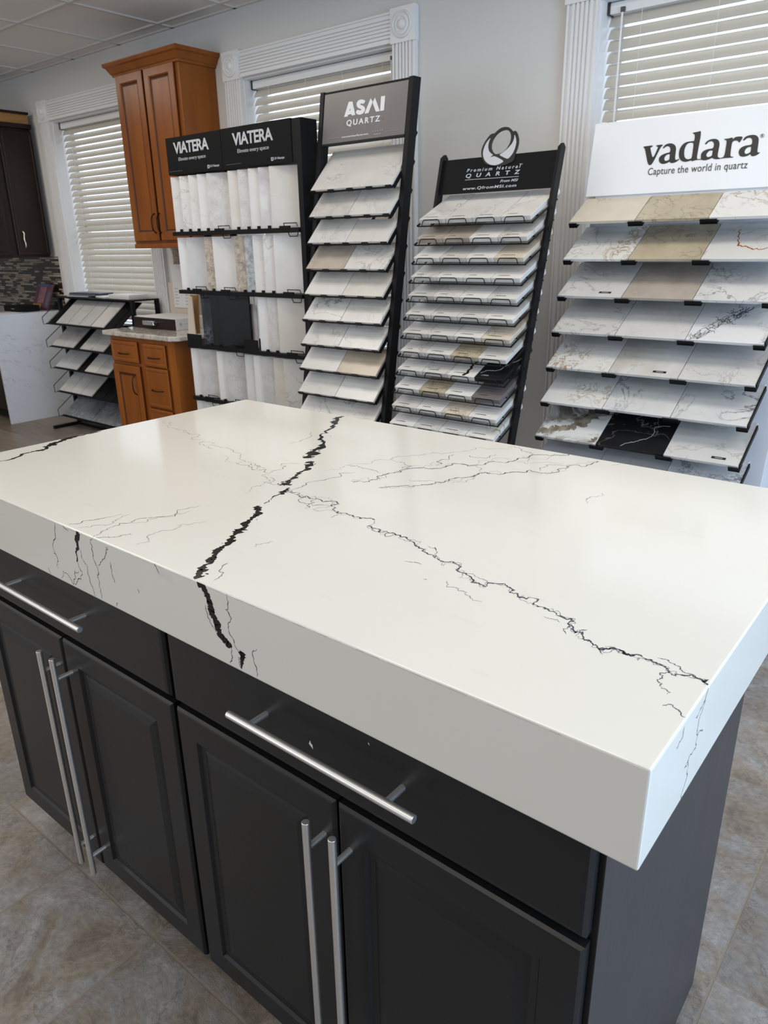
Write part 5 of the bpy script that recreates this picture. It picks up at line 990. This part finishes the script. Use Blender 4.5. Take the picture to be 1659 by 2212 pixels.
def crown(x0, x1, yf, yb, z, name, matl, P):
    b = MB(); n = len(cp)
    rows = []
    for (o_, h) in cp: rows.append([(x0-o_, yb, z+h), (x0-o_, yf-o_, z+h), (x1+o_, yf-o_, z+h), (x1+o_, yb, z+h)])
    vs = [v for r in rows for v in r]; fs = []
    for i in range(n-1):
        for j in range(3): fs.append((i*4+j, i*4+j+1, (i+1)*4+j+1, (i+1)*4+j))
    fs.append(((n-2)*4, (n-2)*4+1, (n-2)*4+2, (n-2)*4+3)); b.add(vs, fs); return P(b, name, matl)
crown(UX0, UX1, UYF, YW-.001, UZ1-.030, 'crown_moulding', M_MAPLE, U)

bc = thing('base_cabinet', 'orange-brown base cabinet with drawers beside the twin-header rack', 'cabinet', (-4.405, 3.15, 0))
def B(bm, name, m, parent=bc, bevel=0, smooth=False):
    o = bm.build(name, m, parent, bevel, smooth); o.data.transform(Matrix.Translation((4.405, -3.15, 0))); return o
BY = 2.830
B(MB().prism([(-4.752, BY), (-4.090, BY), (-4.062, BY+.028), (-4.062, 3.47), (-4.752, 3.47)], .785, mapf=lambda a, y, h: (a, y, .10+h)), 'body', M_MAPLE)
B(MB().box(-4.73, -4.10, BY+.06, 3.46, 0, .10), 'toe_kick', M_MAPLED)
DR = [(0, .005), (.006, 0), (.020, 0), (.026, .003), (.032, .002)]
for (a, c, z0, z1, k_) in ((-4.735, -4.420, .716, .855, 'drawer'), (-4.356, -4.108, .708, .853, 'drawer'), (-4.360, -4.104, .434, .698, 'drawer'), (-4.360, -4.102, .14, .422, 'drawer'), (-4.740, -4.420, .14, .692, 'door')):
    if k_ == 'drawer':
        d = B(MB().panel(a, c, z0, z1, BY-.020, .019, DR, glaze=(0,)), 'drawer', [M_MAPLE, M_MAPLED]); arch_pull(((a+c)/2+4.405, BY-.020-3.15, (z0+z1)/2-.012), .062, .024, False, d)
    else:
        d = B(MB().panel(a, c, z0, z1, BY-.020, .019, CR, glaze=(0, 4, 5)), 'door', [M_MAPLE, M_MAPLED]); arch_pull((-4.482+4.405, BY-.020-3.15, .566), .068, .026, True, d)
ct = MB().prism([(-4.805, 2.800), (-4.035, 2.800), (-3.985, 2.850), (-3.985, 3.47), (-4.805, 3.47)], .032, mapf=lambda a, y, h: (a, y, .8852+h)).build('granite_countertop', STONES['granite_top'], None, .006)
tag(ct, 'speckled cream granite countertop with a clipped corner on the orange-brown cabinet', 'countertop')
# drawer-front sample box
ZG = .9175
bx = thing('sample_box', 'white box with dark brown front and chrome pull on the granite countertop', 'box', (-4.52, 3.2, ZG))
def S_(bm, name, m, parent=bx, bevel=0, smooth=False):
    o = bm.build(name, m, parent, bevel, smooth); o.data.transform(Matrix.Translation((4.52, -3.2, -ZG))); return o
M_BOXW = mat('white_box_card', (0.66, 0.63, 0.60), 0.5)
M_BOXB = mat('dark_brown_front', (0.022, 0.012, 0.010), 0.5, spec=.2)
S_(MB().box(-4.765, -4.287, 3.046, 3.34, ZG, ZG+.076), 'carcass', M_BOXW, bevel=.002)
S_(MB().box(-4.765, -4.289, 3.036, 3.0465, ZG+.001, ZG+.073), 'front', M_BOXB, bevel=.001)
hp = MB(); hp.prism([(-.055, 0), (.055, 0), (.047, .010), (-.047, .010)], .032, mapf=lambda a, z, h: (-4.525+a, 3.036-h, ZG+.042+z))
hp.box(-4.590, -4.460, 2.988, 3.006, ZG+.030, ZG+.058)
S_(hp, 'pull', mat('chrome', (.75, .75, .76), .08, metal=1.0), bevel=.003)
flt = MB().box(-4.2865, -4.2862, 3.075, 3.095, ZG+.028, ZG+.048).box(-4.2865, -4.2862, 3.115, 3.175, ZG+.036, ZG+.040)
S_(flt, 'side_print', M_LGREY)
# boards on the wall behind the box
o = MB().box(-4.905, -4.560, YW-.045, YW-.020, ZG+.001, 1.20).box(-4.905, -4.560, YW-.047, YW-.045, ZG+.02, ZG+.05).build('sample_board', M_CREAMCARD, None, .003); tag(o, 'cream board holding a printed white sheet behind the white box', 'board')
o2 = MB().box(-4.842, -4.580, YW-.050, YW-.0475, 1.022, 1.330).build('printed_sheet', M_PAPER); tag(o2, 'printed white sheet standing on the cream board under the wall cabinet', 'sheet')
pr = MB()
for k_ in range(6): pr.box(-4.825, -4.79+.008*(k_ % 3), YW-.0503, YW-.050, 1.045+.022*k_, 1.051+.022*k_).box(-4.70, -4.655, YW-.0503, YW-.050, 1.045+.022*k_, 1.053+.022*k_)
pr.build('print', M_LGREY, o2)
o = MB().box(-4.845, -4.53, YW-.018, YW-.002, ZG+.001, 1.436).build('granite_slab_sample', STONES['brown_granite']); tag(o, 'brown granite slab sample leaning on the wall below the wall cabinet', 'slab sample')

# ================================================================== DARK CABINETS AT THE LEFT
dk = thing('wall_cabinet', 'dark espresso wall cabinet with a nickel handle at the left edge', 'cabinet', (-6.57, 3.10, 1.385), math.radians(90))
# local: x -> +Y world, -y -> +X world
def D(bm, name, m, parent=dk, bevel=0, smooth=False):
    return bm.build(name, m, parent, bevel, smooth)
H_ = .985
D(MB().box(-.45, .355, .021, .33, 0, H_+.02), 'body', M_ESP, bevel=.002)
d1 = D(MB().panel(.075, .352, .02, H_, 0, .020, [(0, .004), (.003, 0), (.020, 0), (.024, .002), (.028, 0)]), 'door', M_ESP)
d2 = D(MB().panel(-.42, .018, .02, H_, 0, .020, [(0, .004), (.003, 0), (.020, 0), (.024, .002), (.028, 0)]), 'door', M_ESP)
D(MB().box(-.45, .36, -.006, .33, H_+.02, H_+.055), 'top_moulding', M_ESP, bevel=.003)
D(MB().box(-.45, .345, .01, .32, H_+.055, H_+.125), 'pine_filler', M_RAW)
D(MB().box(-.45, .352, -.004, .33, H_+.125, H_+.145), 'cap_moulding', M_ESP, bevel=.003)
pts = [(.128, -.001, .075), (.128, -.024, .085)]+[(.128+.003*math.sin(k), -.028, .085+.014*k) for k in range(1, 9)]+[(.128, -.024, .205), (.128, -.001, .215)]
MB().tube(pts, .006, 8).build('handle', M_NICKEL, d1, 0, True)
pn = thing('counter_run', 'marble-look counter with waterfall end panel under the dark wall cabinet', 'counter', (-6.57, 2.85, 0))
def Pn(bm, name, m, bevel=0):
    o = bm.build(name, m, pn, bevel); o.data.transform(Matrix.Translation((6.57, -2.85, 0))); return o
Pn(MB().box(-6.60, -6.57, 2.845, YW-.012, 0, .93), 'waterfall_panel', STONES['marble_white'], .0015)
Pn(MB().box(-8.8, -6.60, 2.845, YW-.012, .90, .93), 'worktop', STONES['marble_white'], .0015)
Pn(MB().box(-8.8, -6.602, 2.90, YW-.012, .10, .90), 'cabinet_body', M_ESP)
Pn(MB().box(-8.8, -6.602, 2.97, YW-.012, 0, .10), 'toe_kick', M_DARK)
ZP = .9305
o = MB().box(-6.97, -6.69, 3.14, 3.33, ZP+.003, ZP+.052).build('black_case', M_BLACKSIGN, None, .003); tag(o, 'flat black case lying on the marble-look counter', 'case')
MB().box(-.03, .03, 0, .0003, 0, .004).build('label_print', M_LGREY, o).location = (-6.80, 3.1395, ZP+.026)
for k_, (x, y, r, lb) in enumerate(((-6.70, 2.98, .3, 'white paper sheet nearest the counter corner'), (-6.80, 3.05, -.2, 'white paper sheet half under the black case'))):
    q = MB().box(-.11, .11, -.14, .14, 0, .0012).build('paper_sheet', M_PAPER); q.location = (x, y, ZP+.0002+.0013*k_); q.rotation_euler = (0, 0, r); tag(q, lb, 'paper')
mg = thing('magazine', 'colourful magazine standing against the mosaic tiling', 'magazine', (-6.80, 3.40, ZP+.001), math.radians(4))
def mgb(x0, x1, z0, z1, c, nm, y=0):
    return MB().prism([(x0, z0), (x1, z0), (x1+.0, z1), (x0+.0, z1)], .004, mapf=lambda a, z, h: (a+z*.35, -.02+h+z*.25-y, z)).build(nm, c, mg)
mgb(-.13, .13, .0, .22, mat('magazine_plum', (.10, .03, .05), .3, var=.9, vscale=22), 'cover')
mgb(-.13, .0, .0, .055, mat('magazine_yellow', (.45, .24, .02), .3), 'yellow_band', .0012)
mgb(-.07, .03, .06, .20, mat('magazine_rose', (.30, .12, .15), .3, var=.8, vscale=30), 'photo', .0012)
mgb(.06, .11, .02, .16, mat('magazine_slate', (.10, .10, .14), .3, var=.9, vscale=40), 'photo', .0016)
mgb(-.12, .05, .205, .222, mat('magazine_blue', (.06, .09, .20), .3), 'title_band', .0012)

# ------------------------------------------------------------------ low black wire rack
RR = Vector((-5.56, 3.3, 0))
lr = thing('low_wire_rack', 'low black metal rack with wire baskets left of the orange-brown base cabinet', 'rack', RR)
def R_(bm, name, m, bevel=0, smooth=False, parent=None):
    o = bm.build(name, m, parent or lr, bevel, smooth); o.data.transform(Matrix.Translation(-RR)); return o
LX0, LX1, LY0, LY1, LZ = -6.11, -5.02, 3.20, 3.44, 1.083
for (x, y) in ((LX0, LY0), (LX1-.028, LY0), (LX0, LY1-.028), (LX1-.028, LY1-.028)):
    R_(MB().box(x, x+.028, y, y+.028, 0, LZ-.012), 'post', M_BLACK, .001)
R_(MB().box(LX0, LX1, LY0, LY1, LZ-.012, LZ), 'top_shelf', M_BLACK, .001)
for x in (LX0, LX1-.028): R_(MB().box(x, x+.028, 2.98, LY1, 0.0, .026), 'foot', M_BLACK, .001)
R_(MB().box(LX0, LX1, LY0+.001, LY0+.025, .001, .025), 'base_bar', M_BLACK)
BZ = [.885, .700, .524, .324, .116]; BYF = 3.06
for bi, z in enumerate(BZ):
    sl_ = math.radians(38); dp = .30
    def bpnt(x, u, v=0): return (x, BYF+u*math.cos(sl_)-v*math.sin(sl_), z-.012+u*math.sin(sl_)+v*math.cos(sl_))
    xa, xb = -6.075, -5.04
    b = MB()
    n = 40
    wav = [bpnt(xa+(xb-xa)*k/n, -.004, .008+.005*(k % 2)) for k in range(n+1)]
    b.tube(wav, .0022, 5)
    b.tube([bpnt(xa, 0), bpnt(xb, 0), bpnt(xb, dp), bpnt(xa, dp)], .003, 6, closed=True)
    b.tube([bpnt(xa-.03, .02, .05), bpnt(xa-.008, -.02, .012), bpnt(xa, 0)], .003, 6)
    b.tube([bpnt(xa-.03, .02, .05), bpnt(xa-.008, dp-.04, .05), bpnt(xa, dp)], .003, 6)
    b.tube([bpnt(xb+.006, .02, .05), bpnt(xb, 0)], .003, 6)
    for k in range(7): x = xa+(xb-xa)*(k+.5)/7; b.tube([bpnt(x, 0), bpnt(x, dp)], .0022, 5)
    for s_ in (xa, xb): b.tube([bpnt(s_, .05), (s_, LY0+.01, bpnt(s_, .05)[2])], .003, 5)
    R_(b, 'wire_basket', M_BLACK, 0, True)
    vs = [bpnt(x, u, v) for x in (xa+.003, xb-.003) for u in (.004, dp) for v in (-.006, -.003)]
    R_(MB().add(vs, [(0,1,3,2),(4,6,7,5),(0,4,5,1),(2,3,7,6),(0,2,6,4),(1,5,7,3)]), 'basket_liner', M_BLACKSIGN)
RL = [[(-5.93, .165, 'marble_grey'), (-5.755, .165, 'marble_grey'), (-5.58, .165, 'marble_grey'), (-5.40, .17, 'faint_vein')],
      [(-6.06, .165, 'marble_grey'), (-5.89, .165, 'marble_grey'), (-5.62, .165, 'marble_grey'), (-5.45, .165, 'marble_grey')],
      [(-6.06, .165, 'marble_grey'), (-5.89, .165, 'marble_grey'), (-5.60, .165, 'faint_vein'), (-5.43, .165, 'marble_grey')],
      [(-6.06, .165, 'grey_mottle'), (-5.89, .165, 'marble_grey'), (-5.72, .165, 'marble_grey')],
      [(-6.06, .44, 'steel_slab'), (-5.61, .44, 'steel_slab')]]
for bi, L_ in enumerate(RL):
    for ci, (x, w_, lk) in enumerate(L_):
        sl_ = math.radians(38)
        place_tile(w_, .27, .010, lk, (x, BYF+.004-.010*math.sin(sl_)*0+.0, BZ[bi]+.004), (sl_, 0, 0),
                   '%s tile, %s in the %s basket of the low wire rack' % (LOOK[lk], ('leftmost', 'second', 'third', 'fourth')[ci], ORD[bi]), 'tiles in the low wire rack')
# books and samples on top of it
for (x, y, z, sx, sy, sz, r, m_, lb, nm, cat) in (
    (-5.84, 3.31, 0, .26, .17, .008, .15, M_LGREY, 'thin grey folder lying at the left end of the low rack top', 'folder', 'folder'),
    (-5.80, 3.32, .009, .36, .15, .010, .06, mat('folder_slate', (.11, .13, .17), .4), 'slate blue folder on the grey folder atop the low rack', 'folder', 'folder'),
    (-5.78, 3.325, .020, .38, .14, .010, .10, mat('folder_slate_dark', (.05, .055, .07), .4), 'dark thin folder topmost of the pile on the low rack', 'folder', 'folder'),
    (-5.50, 3.31, 0, .20, .14, .012, -.2, M_PAPER, 'loose white booklet in the middle of the low rack top', 'booklet', 'booklet'),
    (-5.23, 3.315, 0, .30, .17, .014, -.05, M_BOXW, 'lower cream sample block at the right of the low rack top', 'sample_block', 'sample'),
    (-5.235, 3.315, .015, .29, .165, .016, -.03, M_PAPER, 'upper white sample block at the right of the low rack top', 'sample_block', 'sample')):
    o = MB().box(-sx/2, sx/2, -sy/2, sy/2, 0, sz).build(nm, m_, None, .001); o.location = (x, y, LZ+.0003+z); o.rotation_euler = (0, 0, r); tag(o, lb, cat)
